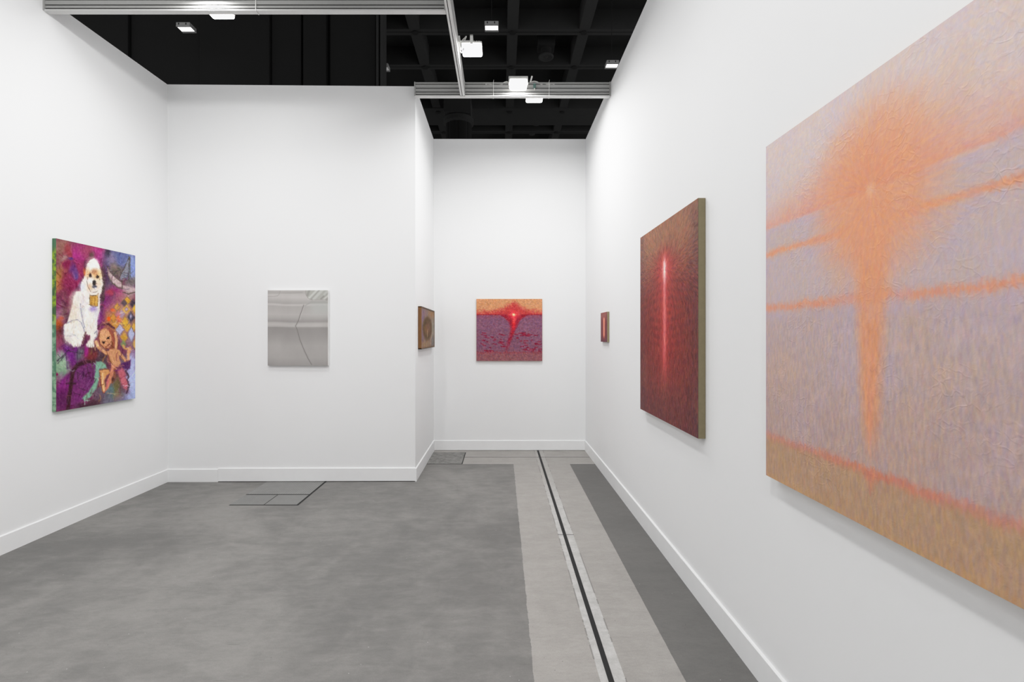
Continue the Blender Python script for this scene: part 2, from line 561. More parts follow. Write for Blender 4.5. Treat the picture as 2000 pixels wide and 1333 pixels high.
def floodlight(x, y, z, side, label, power, gap):
    """square LED panel facing the floor; side = direction from the lamp to its beam"""
    t = empty('floodlight', (x, y, z), label, 'floodlight', 'floodlights clamped to the aluminium beams')
    s = .085
    h = MB()
    h.box((x - s, y - s, z + .020), (x + s, y + s, z + .038), .006)
    for k in range(7):
        q = x - s * .72 + k * s * .24
        h.box((q - .003, y - s * .75, z + .034), (q + .003, y + s * .75, z + .052))
    h.build('housing', M_LAMP, t)
    MB().box((x - s + .002, y - s + .002, z - .004), (x + s - .002, y + s - .002, z + .021), .012).build('lens', M_LENS, t)
    dx, dy = side
    b = MB()
    # yoke: two cheeks and a bridge
    if dx:
        for q in (-1, 1): b.box((x - .012, y + q * (s + .004) - .003, z + .01), (x + .012, y + q * (s + .004) + .003, z + .082))
        b.box((x - .012, y - s - .007, z + .078), (x + .012, y + s + .007, z + .085))
        a0 = x; a1 = x + dx * (s + gap)
        b.box((min(a0, a1), y - .012, z + .079), (max(a0, a1), y + .012, z + .086))
    else:
        for q in (-1, 1): b.box((x + q * (s + .004) - .003, y - .012, z + .01), (x + q * (s + .004) + .003, y + .012, z + .082))
        b.box((x - s - .007, y - .012, z + .078), (x + s + .007, y + .012, z + .085))
        a0 = y; a1 = y + dy * (s + gap)
        b.box((x - .012, min(a0, a1), z + .079), (x + .012, max(a0, a1), z + .086))
    b.build('bracket', M_LAMP, t)
    area('floodlight_lamp', (x, y, z - .006), power, .15, t)
    return t


PW = 13.0
floodlight(-2.125, 3.69, 3.880, (0, -1), 'glowing floodlight hanging behind the top left beam', PW, .012)
l3 = floodlight(-.245, 4.13, 3.840, (-1, 0), 'glowing floodlight clamped to the right side of the lengthwise beam', PW * 1.35, .02)
l4 = floodlight(.163, 4.70, 3.842, (0, 1), 'glowing floodlight in front of the far beam, the left and higher one there', PW * .95, .035)
l5 = floodlight(.335, 4.955, 3.838, (0, -1), 'glowing floodlight behind the far beam, showing below its bottom edge', PW * 1.5, .008)
# clamps
MB().box((-.3585, 4.10, 3.90), (-.345, 4.16, 3.955), .002).build('clamp', M_LAMP, l3)
MB().box((.13, 4.775, 3.918), (.20, 4.82, 3.945), .002).build('clamp', M_LAMP, l4)
kn = MB(); kn.tube([(.285, 4.80, 3.93), (.30, 4.80, 3.985)], .008, 8); kn.build('knob', M_LAMP, l4)


def cable(name, pts, label=None, group='white cables on the beams', mat=None, r=.0045, parent=None):
    # smooth the polyline
    P = [Vector(p) for p in pts]
    out = []
    for i in range(len(P) - 1):
        p0, p1, p2, p3 = P[max(i - 1, 0)], P[i], P[i + 1], P[min(i + 2, len(P) - 1)]
        for k in range(6):
            t = k / 6
            out.append(0.5 * ((2 * p1) + (p2 - p0) * t + (2 * p0 - 5 * p1 + 4 * p2 - p3) * t * t + (3 * p1 - p0 - 3 * p2 + p3) * t ** 3))
    out.append(P[-1])
    o = MB().tube(out, r, 8).build(name, mat or M_CABLE, parent, smooth=True)
    if parent is not None: return o
    return tag(o, label, 'cable', group)


def at(px, py, Y): return ((px - CX) / F * Y, Y, EYE - (py - CY) / F * Y)


cable('cable', [at(902, 103, 4.13), at(899, 100, 4.12), at(899, 88, 4.12), at(903, 79, 4.12), at(908, 74, 4.12), at(910.5, 71, 4.12), at(909, 76, 4.12), at(906, 81, 4.12), at(906, 88, 4.10)], parent=l3)
cable('cable', [at(904, 84, 4.06), at(901, 95, 4.06), at(903, 99, 4.07), at(905, 96, 4.08), at(903, 93, 4.08)], parent=l3)
cable('power_cable', [at(948, 165, 4.83), at(953, 164, 4.83), at(962, 166, 4.83), at(970, 166.5, 4.83), at(979, 165.5, 4.83), at(984, 161.5, 4.825), at(989, 159.8, 4.82), at(992, 160.5, 4.82)],
      'white cable bulging over the far beam, left of its two floodlights')
cable('power_cable', [at(1033, 164, 4.83), at(1037, 160.5, 4.825), at(1043, 158.8, 4.82), at(1050, 160.5, 4.83), at(1057, 165, 4.83), at(1062, 163, 4.83), at(1070, 165, 4.83), at(1078, 164, 4.83), at(1083, 165.5, 4.83)],
      'white cable bulging over the far beam, right of its two floodlights')
pc = at(1044, 169, 4.81)
plug = empty('plug', pc, 'small dark green plug hanging on the front of the far beam beside its floodlights', 'plug')
MB().box((pc[0] - .012, 4.795, pc[2] - .018), (pc[0] + .012, 4.821, pc[2] + .024), .003).build('plug_body', M_GREEN, plug)
MB().tube([(pc[0], 4.808, pc[2] - .016), (pc[0] + .001, 4.808, pc[2] - .036)], .004, 8).build('plug_tail', M_CABLE, plug)

# unseen lights: a lamp by the left beam, then fills added to brighten walls
for lx, ly, k, tilt in ((-2.1, 3.43, .9, 0), (-1.2, 1.6, 4.0, .95), (-.22, 2.30, 1.2, 0), (-.30, 0.60, 2.2, -.35), (-1.4, -.4, 2.6, .5), (-.1, -1.2, 1.8, -.4)):
    area('unseen_light', (lx, ly, 3.87), PW * k, .15, None, (0, tilt, 0))

w = bpy.data.worlds.new('hall_air'); S.world = w; w.use_nodes = True
w.node_tree.nodes['Background'].inputs[0].default_value = (1, 1, 1, 1)
w.node_tree.nodes['Background'].inputs[1].default_value = 0.72


# ---------------------------------------------------------------- painter (numpy canvas -> colour attribute)
class Canvas:
    """rows = top to bottom, cols = left to right as the viewer sees it. a,b = metric coords, px,py = place in the photo for tracing"""
    def __init__(s, W, H, TL, U, V):
        s.W, s.H = W, H
        s.TL, s.U, s.V = map(lambda q: np.array(q, float), (TL, U, V))
        u = np.linspace(0, 1, W); v = np.linspace(0, 1, H)
        s.u, s.v = np.meshgrid(u, v)
        P = s.TL + s.u[..., None] * s.U + s.v[..., None] * s.V
        s.P = P
        s.px = CX + P[..., 0] / P[..., 1] * F
        s.py = CY - (P[..., 2] - EYE) / P[..., 1] * F
        s.img = np.zeros((H, W, 3))
        s.wm, s.hm = np.linalg.norm(s.U), np.linalg.norm(s.V)
        s.a = s.u * s.wm; s.b = s.v * s.hm

    def fill(s, c): s.img[:] = np.array(c, float)

    def over(s, mask, c):
        mask = np.clip(mask, 0, 1)[..., None]
        s.img += (np.array(c, float) - s.img) * mask

    # traced shapes, in a given pixel frame (xx, yy arrays)
    def blob(s, xx, yy, cx, cy, rx, ry, c, k=1.0, soft=0.6):
        d = np.sqrt(((xx - cx) / rx) ** 2 + ((yy - cy) / ry) ** 2)
        s.over(k * np.clip((1 + soft - d) / (2 * soft), 0, 1), c)

    def poly(s, xx, yy, pts, c, k=1.0, soft=6.0):
        pts = np.array(pts, float)
        x0, y0 = pts.min(0) - soft * 2; x1, y1 = pts.max(0) + soft * 2
        sel = (xx >= x0) & (xx <= x1) & (yy >= y0) & (yy <= y1)
        X, Y = xx[sel], yy[sel]
        if not len(X): return
        inside = np.zeros(len(X), bool); dist = np.full(len(X), 1e9)
        for i in range(len(pts)):
            p, q = pts[i - 1], pts[i]
            cond = (p[1] > Y) != (q[1] > Y)
            with np.errstate(divide='ignore', invalid='ignore'):
                xi = (q[0] - p[0]) * (Y - p[1]) / (q[1] - p[1] + 1e-12) + p[0]
            inside ^= cond & (X < xi)
            dist = np.minimum(dist, seg(X, Y, p, q))
        sd = np.where(inside, dist, -dist)
        m = np.zeros(xx.shape); m[sel] = np.clip(sd / soft * 0.5 + 0.5, 0, 1)
        s.over(m * k, c)

    def line(s, xx, yy, pts, wdt, c, k=1.0, soft=4.0):
        pts = np.array(pts, float)
        x0, y0 = pts.min(0) - wdt - soft; x1, y1 = pts.max(0) + wdt + soft
        sel = (xx >= x0) & (xx <= x1) & (yy >= y0) & (yy <= y1)
        X, Y = xx[sel], yy[sel]
        if not len(X): return
        dist = np.full(len(X), 1e9)
        for p, q in zip(pts, pts[1:]): dist = np.minimum(dist, seg(X, Y, p, q))
        m = np.zeros(xx.shape); m[sel] = np.clip((wdt / 2 - dist) / soft + 0.5, 0, 1)
        s.over(m * k, c)

    def dabs(s, n, length, width, jit, angle, alpha=0.7, hue=None, src=None):
        """n short brush strokes in grid cells; angle(r, c) gives the direction"""
        src = s.img.copy() if src is None else src
        R = RNG.integers(0, s.H, n); C = RNG.integers(0, s.W, n)
        Ls = length * RNG.uniform(.6, 1.4, n); Ws = width * RNG.uniform(.7, 1.3, n)
        J = RNG.normal(0, jit, (n, 1)) + RNG.normal(0, jit * .55, (n, 3))
        if hue is not None:
            k = RNG.integers(0, len(hue), n)
            J = J + np.array(hue, float)[k]
        A = angle(R, C) + RNG.normal(0, .18, n)
        for i in range(n):
            r, c, Lh, wd, a = R[i], C[i], Ls[i] / 2, Ws[i] / 2, A[i]
            e = int(Lh + wd + 2)
            r0, r1, c0, c1 = max(r - e, 0), min(r + e + 1, s.H), max(c - e, 0), min(c + e + 1, s.W)
            yy, xx = np.ogrid[r0 - r:r1 - r, c0 - c:c1 - c]
            ca, sa = math.cos(a), math.sin(a)
            t = xx * ca + yy * sa; q = -xx * sa + yy * ca
            d = np.sqrt(np.maximum(np.abs(t) - Lh, 0) ** 2 + q ** 2)
            m = np.clip(wd - d + 0.5, 0, 1)[..., None] * alpha
            s.img[r0:r1, c0:c1] += (src[r, c] + J[i] - s.img[r0:r1, c0:c1]) * m

    def mesh(s, name, mat, parent, gain=1.0):
        W, H = s.W, s.H
        me = bpy.data.meshes.new(name)
        me.vertices.add(W * H)
        me.vertices.foreach_set('co', s.P.reshape(-1))
        idx = np.arange(W * H).reshape(H, W)
        q = np.stack([idx[:-1, :-1], idx[1:, :-1], idx[1:, 1:], idx[:-1, 1:]], -1).reshape(-1, 4)
        me.loops.add(q.size); me.loops.foreach_set('vertex_index', q.reshape(-1).astype(np.int32))
        me.polygons.add(len(q)); me.polygons.foreach_set('loop_start', (np.arange(len(q)) * 4).astype(np.int32))
        me.update(calc_edges=True); me.validate()
        at_ = me.color_attributes.new('paint', 'FLOAT_COLOR', 'POINT')
        lc = np.ones((W * H, 4)); lc[:, :3] = np.clip(lin(np.clip(s.img / 255.0, 0, 1)).reshape(-1, 3) * gain, 0, .95)
        at_.data.foreach_set('color', lc.reshape(-1).astype(np.float32))
        return link(name, me, mat, parent)


def seg(X, Y, p, q):
    d = q - p; L2 = d @ d + 1e-9
    t = np.clip(((X - p[0]) * d[0] + (Y - p[1]) * d[1]) / L2, 0, 1)
    return np.hypot(X - p[0] - t * d[0], Y - p[1] - t * d[1])


def smooth(x, a, b):
    t = np.clip((x - a) / (b - a), 0, 1)
    return t * t * (3 - 2 * t)


def vnoise(H, W, cells, seed, octv=3):
    r = np.random.default_rng(seed); out = np.zeros((H, W)); amp = 1.0; tot = 0
    cy, cx = cells
    for _ in range(octv):
        g = r.random((int(cy) + 2, int(cx) + 2))
        y = np.linspace(0, cy, H); x = np.linspace(0, cx, W)
        yi = np.minimum(y.astype(int), int(cy)); xi = np.minimum(x.astype(int), int(cx))
        fy = (y - yi)[:, None]; fx = (x - xi)[None, :]
        fy = fy * fy * (3 - 2 * fy); fx = fx * fx * (3 - 2 * fx)
        a = g[yi][:, xi]; b = g[yi][:, xi + 1]; c_ = g[yi + 1][:, xi]; d = g[yi + 1][:, xi + 1]
        out += amp * ((a * (1 - fx) + b * fx) * (1 - fy) + (c_ * (1 - fx) + d * fx) * fy)
        tot += amp; amp *= .5; cy *= 2; cx *= 2
    return out / tot


def paint_mat(name, rough=.6, fine=0.10, fscale=160, bscale=60, bstr=.25, crackle=0.0, spec=.12, stretch=(1, 1, 1)):
    n = NT(name)
    a = n.node('ShaderNodeAttribute', attribute_name='paint').outputs['Color']
    v = n.obj(stretch)
    f = n.m('ADD', 1 - fine, n.m('MULTIPLY', n.noise(v, fscale, 3, .6), 2 * fine))
    vm = n.node('ShaderNodeVectorMath', {0: a, 1: n.node('ShaderNodeCombineXYZ', {0: f, 1: f, 2: f}).outputs[0]}, operation='MULTIPLY')
    n.base(vm.outputs[0]); n.rough(rough)
    n.p.inputs['Specular IOR Level'].default_value = spec
    h = n.noise(v, bscale, 5, .6, .5)
    if crackle:
        warp = n.node('ShaderNodeVectorMath', {0: v, 1: n.node('ShaderNodeTexNoise', {'Vector': v, 'Scale': 14.0, 'Detail': 3.0}).outputs['Color']}, operation='ADD')
        w2 = n.node('ShaderNodeVectorMath', {0: v, 1: n.node('ShaderNodeVectorMath', {0: n.node('ShaderNodeTexNoise', {'Vector': v, 'Scale': 9.0, 'Detail': 3.0}).outputs['Color'], 'Scale': .12}, operation='SCALE').outputs[0]}, operation='ADD').outputs[0]
        vo = n.node('ShaderNodeTexVoronoi', {'Vector': w2, 'Scale': 34.0}, feature='DISTANCE_TO_EDGE')
        ridge = n.m('SUBTRACT', 1.0, n.ramp(vo.outputs['Distance'], 0.0, .16))
        h = n.m('ADD', h, n.m('MULTIPLY', n.m('MULTIPLY', ridge, n.ramp(n.noise(v, 5.0, 4, .6), .40, .68)), crackle * 1.5))
    n.bump(h, bstr, .004)
    return n.mat


def canvas_body(name, lo, hi, parent, mat, bevel=.003):
    return MB().box(lo, hi, bevel).build(name, mat, parent)


def linen(name, c1, c2):
    n = NT(name)
    v = n.obj((1, 1, 1))
    wv = n.node('ShaderNodeTexWave', {'Vector': v, 'Scale': 120.0, 'Distortion': 1.5}, bands_direction='Z').outputs['Fac']
    f = n.noise(v, 40, 5, .7)
    n.base(n.mix(n.m('ADD', n.m('MULTIPLY', f, .6), n.m('MULTIPLY', wv, .3)), c1, c2)); n.rough(.85)
    n.bump(wv, .3, .001)
    return n.mat


M_LINEN = linen('raw_linen', rgb(118, 108, 82), rgb(150, 139, 110))
M_LINEN2 = linen('raw_linen_pale', rgb(140, 128, 98), rgb(172, 160, 128))


# ---- A: large pale painting with an orange burst on the right wall
def painting_burst():
    yf, yn = 1.949, .853
    xf, xn = xr(yf) - .040, xr(yn) - .040
    t = empty('painting', ((xf + xn) / 2 + .04, (yf + yn) / 2, .897), 'large mauve painting with a glowing orange burst and stem, nearest on the right wall', 'painting')
    cv = Canvas(470, 560, (xf, yf, 2.199), (xn - xf, yn - yf, 0), (0, 0, -1.302))
    H, W = cv.H, cv.W
    a, z = cv.P[..., 1], cv.P[..., 2]
    n1 = vnoise(H, W, (9, 8), 1); n2 = vnoise(H, W, (26, 22), 2); n3 = vnoise(H, W, (5, 26), 3)
    za = z + (n2 - .5) * .018
    cv.fill((184, 163, 161))
    cv.over(smooth(za, 1.50, 1.60) * .8, (191, 173, 173))
    cv.over(smooth(za, 1.855, 1.875), (203, 186, 183))
    cv.over(smooth(za, 1.45, 1.10) * .6, (178, 150, 142))
    cv.over(smooth(n1, .5, .7) * .18, (190, 175, 196))
    cv.over(smooth(n1, .45, .25) * .20, (200, 165, 140))
    yc = 1.402
    dy = (a - yc)
    rd = np.hypot(dy * 1.02, np.where(z > 1.868, (z - 1.868) * .98, (1.868 - z) * .92))
    # glow over the horizon
    up = smooth(z, 1.862, 1.873)
    gl = up * np.exp(-(np.maximum(z - 1.875, 0) / (.055 + .10 * np.exp(-(dy / .40) ** 2))) ** 2) * (.70 + .30 * np.exp(-(dy / .30) ** 2)) * (.8 + .5 * (n2 - .5))
    cv.over(gl * .9, (214, 146, 124))
    cv.over(np.exp(-((za - 1.876) / .014) ** 2) * .32 * (n1 * .8 + .5), (212, 140, 124))
    und = np.exp(-((za - 1.852) / .012) ** 2) * .5
    cv.over(und * .6, (184, 168, 190))
    # arms
    for zc, wd, c, k in ((1.770, .0115, (221, 148, 112), .85), (1.559, .0125, (217, 146, 116), .9)):
        prof_ = np.exp(-((za - zc) / (wd * (1 + .25 * np.exp(-(dy / .2) ** 2)))) ** 2)
        cv.over(prof_ * k, c)
        cv.over(np.exp(-((za - zc + .034) / .016) ** 2) * .18, (182, 166, 192))
    # stem
    hw = np.where(z > 1.60, .052 + (z - 1.60) * .06, .052 * np.clip((z - 1.07) / (1.60 - 1.07), 0, 1) ** .75 + .004)
    st = np.clip((hw + .026 - np.abs(dy + (n3 - .5) * .020)) / .044, 0, 1) * smooth(z, 1.03, 1.22) * (z < 1.9)
    cv.over(st * .9, (219, 150, 112))
    cv.over(np.clip((hw * .5 - np.abs(dy)) / .02, 0, 1) * smooth(z, 1.5, 1.15) * (z < 1.9) * .5 * smooth(z, 1.0, 1.1), (206, 138, 126))
    hal = np.exp(-((np.abs(dy) - hw - .04) / .022) ** 2) * smooth(z, 1.85, 1.6) * smooth(z, 1.2, 1.4) * .30
    cv.over(hal * .7, (182, 167, 192))
    # burst
    r = rd + (n2 - .5) * .05
    br = smooth(r, .33, .12)
    cv.over(br * .90, (219, 153, 120))
    ring = np.exp(-((r - .315) / .03) ** 2) * (z < 1.86) * .22
    cv.over(ring * .7, (182, 166, 190))
    cv.over(smooth(r, .17, .03) * .55 * up, (214, 142, 112))
    cv.over(smooth(rd, .03, .0) * .5, (232, 190, 160))
    # bottom field
    cv.over(smooth(za, 1.062, 1.045) * .9, (180, 146, 118))
    cv.over(np.exp(-((za - 1.060) / .013) ** 2) * (.55 + .4 * np.exp(-(dy / .25) ** 2)), (204, 126, 104))
    cv.over(np.clip(1 - (np.abs(dy) / (.05 * np.clip((z - .99) / .07, 0, 1) + 1e-4)), 0, 1) * (z < 1.07) * .7, (206, 134, 106))
    cv.over(smooth(z, .925, .895) * .6, (190, 150, 108))
    cv.over(smooth(a, 1.935, 1.949) * .25, (170, 150, 190))

    aa, bb = cv.a[0], cv.b[:, 0]
    ccol = (yf - yc) / (yf - yn) * W; crow = (2.199 - 1.868) / 1.302 * H

    def ang(R, C):
        rr, cc = R - crow, C - ccol
        rad = np.arctan2(rr, cc)
        far = np.hypot(rr, cc)
        return np.where((far < 150) & (R < crow + 95), rad, np.where(R > crow + 60, math.pi / 2, RNG.uniform(0, math.pi, len(R))))
    hue = [(8, 2, -9), (-6, -2, 9), (3, -4, -3), (0, 3, 3), (-3, 0, 4), (6, 4, -6)]
    cv.dabs(52000, 7, 2.4, 2.2, ang, .45, hue)
    low = np.where(z < 1.5, 1.0, .35)
    stk = vnoise(H, W, (60, 180), 71, 2) - .5; stk2 = vnoise(H, W, (40, 140), 72, 2) - .5
    cv.img += (low * stk)[..., None] * np.array([22, 18, 10.]) + (low * stk2)[..., None] * np.array([4, 2, 12.])
    cv.mesh('painted_face', paint_mat('burst_paint', .55, .035, 80, 34, .40, .24, .15), t, PAINT_A)
    b = MB()
    zb_, zt_ = .897, 2.199
    e = .0012
    b.hexa([(xf + e, yf, zb_), (xn + e, yn, zb_), (xr(yn) - .010, yn, zb_), (xr(yf) - .010, yf, zb_)],
           [(xf + e, yf, zt_), (xn + e, yn, zt_), (xr(yn) - .010, yn, zt_), (xr(yf) - .010, yf, zt_)])
    b.build('canvas_edge', simple('burst_edge', rgb(190, 150, 110), .8, 0, 30, .3), t)
    stretcher(t, xr(yf), yf - .08, yn + .08, zb_ + .06, zt_ - .06)


def stretcher(t, xw, y0, y1, z0, z1):
    lo, hi = min(y0, y1), max(y0, y1)
    m = MB()
    x0, x1 = xw - .012, xw + (.003 if False else -.0015)
    for (ya, yb2, za, zb2) in ((lo, hi, z0, z0 + .03), (lo, hi, z1 - .03, z1), (lo, lo + .03, z0, z1), (hi - .03, hi, z0, z1)):
        m.box((x0, ya, za), (x1, yb2, zb2))
    m.build('hanging_batten', M_LINEN, t)


PAINT_A = 1.05


# ---- B: dark red painting with a vertical flame
def flame(cv, zc_top, zc_hot, z_bot, yc, scale, pal, ripple=True):
    H, W = cv.H, cv.W
    a, z = cv.P[..., 1], cv.P[..., 2]
    dy = a - yc
    n2 = vnoise(H, W, (24, 18), 5); n3 = vnoise(H, W, (10, 60), 6); n1 = vnoise(H, W, (4, 4), 8)
    v = cv.v
    cv.fill(pal['mid'])
    cv.over(smooth(v, .42, .05), pal['top'])
    cv.over(smooth(v, .72, .98) * .8, pal['bot'])
    cv.over(smooth(np.abs(cv.u - .5), .30, .5) * .45, pal['edge'])
    cv.over(smooth(n1, .5, .8) * .3, pal['top'])
    g = np.exp(-(dy / (.20 * scale)) ** 2) * smooth(z, zc_top + .12 * scale, zc_hot) * smooth(z, z_bot - .22 * scale, z_bot + .25 * scale)
    cv.over(g * .75, pal['glow'])
    if ripple:
        zz = z - zc_hot + .28 * scale
        ph = (z + .12 * np.abs(dy) ** 1.2 * np.sign(zz)) * 2 * math.pi / (.052 * scale) + n2 * 2.2
        rp = (.5 + .5 * np.sin(ph)) ** 2 * np.exp(-(dy / (.30 * scale)) ** 2) * np.exp(-((z - zc_hot + .27 * scale) / (.24 * scale)) ** 2)
        cv.over(rp * .55, pal['ripple'])
        dk = (.5 - .5 * np.sin(ph)) ** 2 * np.exp(-(dy / (.30 * scale)) ** 2) * np.exp(-((z - zc_hot + .27 * scale) / (.26 * scale)) ** 2)
        cv.over(dk * .35, pal['dark'])
    # flame
    t = np.clip((z - z_bot) / (zc_top - z_bot), 0, 1)
    hw = scale * (.022 + .026 * np.exp(-((z - zc_hot) / (.07 * scale)) ** 2) + .006 * t)
    inz = smooth(z, z_bot - .05 * scale, z_bot + .25 * scale) * smooth(z, zc_top + .02 * scale, zc_top - .07 * scale)
    cv.over(np.exp(-(dy / (hw * 2.6)) ** 2) * smooth(z, z_bot - .1 * scale, z_bot + .2 * scale) * smooth(z, zc_top + .07 * scale, zc_top - .04 * scale) * .8, pal['halo'])
    cv.over(np.exp(-(dy / hw) ** 2) * inz * (.45 + .45 * t), pal['streak'])
    cv.over(np.exp(-(dy / (.020 * scale)) ** 2 - ((z - zc_hot) / (.062 * scale)) ** 2), pal['hot'])


def painting_flame_large():
    yf, yn = 3.677, 2.612
    xf, xn = xr(yf) - .040, xr(yn) - .040
    t = empty('painting', (1.07, (yf + yn) / 2, .90), 'tall dark red painting of an upright pink flame, bare linen edge, on the right wall', 'painting')
    zt_, zb_ = 2.182, .902
    cv = Canvas(330, 440, (xf, yf, zt_), (xn - xf, yn - yf, 0), (0, 0, zb_ - zt_))
    pal = dict(mid=(112, 49, 45), top=(140, 98, 76), bot=(98, 52, 52), edge=(84, 58, 62), glow=(146, 48, 46), ripple=(166, 62, 54),
               dark=(84, 38, 40), halo=(178, 60, 60), streak=(222, 134, 132), hot=(250, 222, 214))
    flame(cv, 1.965, 1.872, 1.17, 3.142, 1.0, pal)

    def ang(R, C):
        rr, cc = R - 106, C - 165
        return np.where(R < 190, np.arctan2(rr * 1.0, cc * .55) , math.pi / 2)
    hot = [(26, 8, 2), (-22, -14, -8), (8, 6, 14), (-8, 0, 6), (14, 0, -4), (20, 18, 6)]
    cv.dabs(26000, 8, 1.8, 9, ang, .62, hot)
    cv.mesh('painted_face', paint_mat('flame_paint', .5, .10, 130, 60, .30, 0, .10), t, 1.10)
    e = .0012
    for nm, o, mt in (('canvas_edge', .010, M_LINEN),):
        b = MB()
        b.hexa([(xf + e, yf, zb_), (xn + e, yn, zb_), (xr(yn) - .0015, yn, zb_), (xr(yf) - .0015, yf, zb_)],
               [(xf + e, yf, zt_), (xn + e, yn, zt_), (xr(yn) - .0015, yn, zt_), (xr(yf) - .0015, yf, zt_)])
        b.build(nm, mt, t)


def painting_flame_small():
    yf, yn = 5.19, 4.882
    xf, xn = xr(yf) - .022, xr(yn) - .022
    zt_, zb_ = 1.688, 1.386
    t = empty('painting', (1.07, (yf + yn) / 2, zb_), 'tiny square dark red painting of an upright streak, deepest on the right wall', 'painting')
    cv = Canvas(110, 110, (xf, yf, zt_), (xn - xf, yn - yf, 0), (0, 0, zb_ - zt_))
    pal = dict(mid=(112, 58, 58), top=(140, 84, 76), bot=(92, 50, 60), edge=(90, 62, 70), glow=(170, 70, 58), ripple=(160, 60, 52),
               dark=(84, 38, 40), halo=(176, 70, 58), streak=(238, 140, 114), hot=(250, 170, 140))
    flame(cv, 1.632, 1.590, 1.42, 5.03, .24, pal, False)
    dyc = cv.P[..., 1] - 5.03; zz = cv.P[..., 2]
    cv.over(np.exp(-(dyc / .024) ** 2) * smooth(zz, 1.42, 1.46) * smooth(zz, 1.645, 1.62), (250, 168, 138))
    cv.dabs(2200, 5, 1.6, 7, lambda R, C: np.full(len(R), math.pi / 2), .45, [(14, 4, 2), (-12, -8, 0), (4, 2, 10)])
    cv.mesh('painted_face', paint_mat('small_flame_paint', .55, .08, 200, 90, .2), t, 1.15)
    e = .001
    MB().hexa([(xf + e, yf, zb_), (xn + e, yn, zb_), (xr(yn) - .0015, yn, zb_), (xr(yf) - .0015, yf, zb_)],
              [(xf + e, yf, zt_), (xn + e, yn, zt_), (xr(yn) - .0015, yn, zt_), (xr(yf) - .0015, yf, zt_)]).build('canvas_edge', M_LINEN2, t)


# ---- D: red sun over violet water on the far wall
def painting_sun():
    Y = YF - .026
    x0, x1 = (930.5 - CX) / F * Y, (1059 - CX) / F * Y
    zt_, zb_ = EYE - (584.3 - CY) / F * Y, EYE - (705.5 - CY) / F * Y
    t = empty('painting', ((x0 + x1) / 2, YF - .01, zb_), 'nearly square painting of a red sun over violet water, on the far wall', 'painting')
    cv = Canvas(300, 284, (x0, Y, zt_), (x1 - x0, 0, 0), (0, 0, zb_ - zt_))
    X, Yp = (cv.px - 790) * 6.667, (cv.py - 560) * 6.667      # frame of the enlarged view
    H, W = cv.H, cv.W
    n1 = vnoise(H, W, (20, 20), 21); n2 = vnoise(H, W, (60, 60), 22); nz = (n2 - .5)
    Xs, Ys = X + nz * 34, Yp + (n1 - .5) * 22 + nz * 30
    hor = 368
    sky = Ys < hor
    cv.fill((124, 84, 104))
    cv.over(smooth(Ys, 470, 700) * .6, (120, 80, 96))
    cv.over(smooth(Ys, hor + 6, hor - 4), (196, 140, 98))
    # red glow along the horizon and the mound
    d = np.abs(Xs - 1422)
    top = 14 + 128 * np.exp(-(d / 150) ** 1.35)
    cv.over(np.clip((Ys + nz * 40 - (hor - top)) / 80 + .68, 0, 1) * (Yp < hor + 2) * .92, (170, 42, 52))
    cv.over(np.clip((Ys + nz * 50 - (hor - top - 40)) / 70 + .3, 0, 1) * (Yp < hor + 2) * .35, (196, 84, 66))
    cv.over(np.exp(-((Yp - hor) / 7) ** 2) * .75, (128, 24, 42))
    cv.over(np.exp(-((Yp - hor - 26) / 22) ** 2) * .25 * (Yp > hor), (140, 40, 60))
    # funnel of red below
    cxl = 1424 - smooth(Yp, 480, 930) * 110
    hw = 26 + 150 * np.exp(-((Yp - hor) / 62) ** 1.0 * (Yp > hor)) * (Yp > hor) + 22 * smooth(Yp, 640, 380)
    cv.over(np.clip((hw - np.abs(Xs - cxl)) / 34 + .35, 0, 1) * (Yp >= hor) * smooth(Yp, 960, 640) * .92, (146, 28, 44))
    cv.over(np.clip((34 - np.abs(Xs - cxl)) / 30, 0, 1) * smooth(Yp, hor - 10, hor + 20) * smooth(Yp, 640, 470), (214, 44, 50))
    cv.over(np.clip((20 - np.abs(Xs - cxl)) / 16, 0, 1) * smooth(Yp, hor, hor + 10) * smooth(Yp, 520, 380) * .8, (238, 110, 90))
    # sun
    rr = np.hypot(X - 1424, (Yp - hor) * 1.05)
    cv.over(smooth(rr, 95, 25) * .8, (226, 58, 72))
    cv.over(np.exp(-((Yp - hor) / 5) ** 2 - ((X - 1424) / 90) ** 2) * .8, (240, 120, 100))
    cv.over(smooth(rr, 36, 10), (248, 150, 112))
    cv.over(smooth(rr, 16, 5), (255, 226, 170))
    # bottom band
    cv.over(smooth(Ys, 820, 880) * .55, (146, 88, 80))
    cv.over(np.exp(-((Ys - 862) / 9) ** 2) * .5, (150, 50, 60))
    # wavelets
    for k in range(70):
        wy = RNG.uniform(600, 850); side = RNG.choice([-1, 1])
        wx = 1360 + side * RNG.uniform(70, 390) if RNG.random() < .8 else RNG.uniform(960, 1700)
        ln = RNG.uniform(14, 50); sl = .25 * (1 if wx < 1360 else -.15) * RNG.uniform(.3, 1.4)
        cv.line(X, Yp, [(wx, wy), (wx + ln, wy + ln * sl)], 12, (132, 30, 52), .95, 7)

    cv.img += ((vnoise(H, W, (70, 70), 91, 2) - .5) * 46)[..., None] * np.array([1.0, .8, .8])

    def ang(R, C): return np.where(R < 80, RNG.uniform(0, math.pi, len(R)), np.where(R < 200, 0.3 * np.sin(C * .08), 1.2))
    cv.dabs(15000, 4.5, 1.6, 6, ang, .55, [(22, 8, -4), (-14, -10, 6), (-4, 2, 18), (14, -8, -6), (6, 10, 6)])
    cv.mesh('painted_face', paint_mat('sun_paint', .6, .10, 260, 120, .2), t, 1.08)
    canvas_body('canvas_edge', (x0, Y + .0012, zb_), (x1, YF - .0024, zt_), t, linen('canvas_edge_pale', rgb(176, 140, 104), rgb(196, 166, 130)), .001)


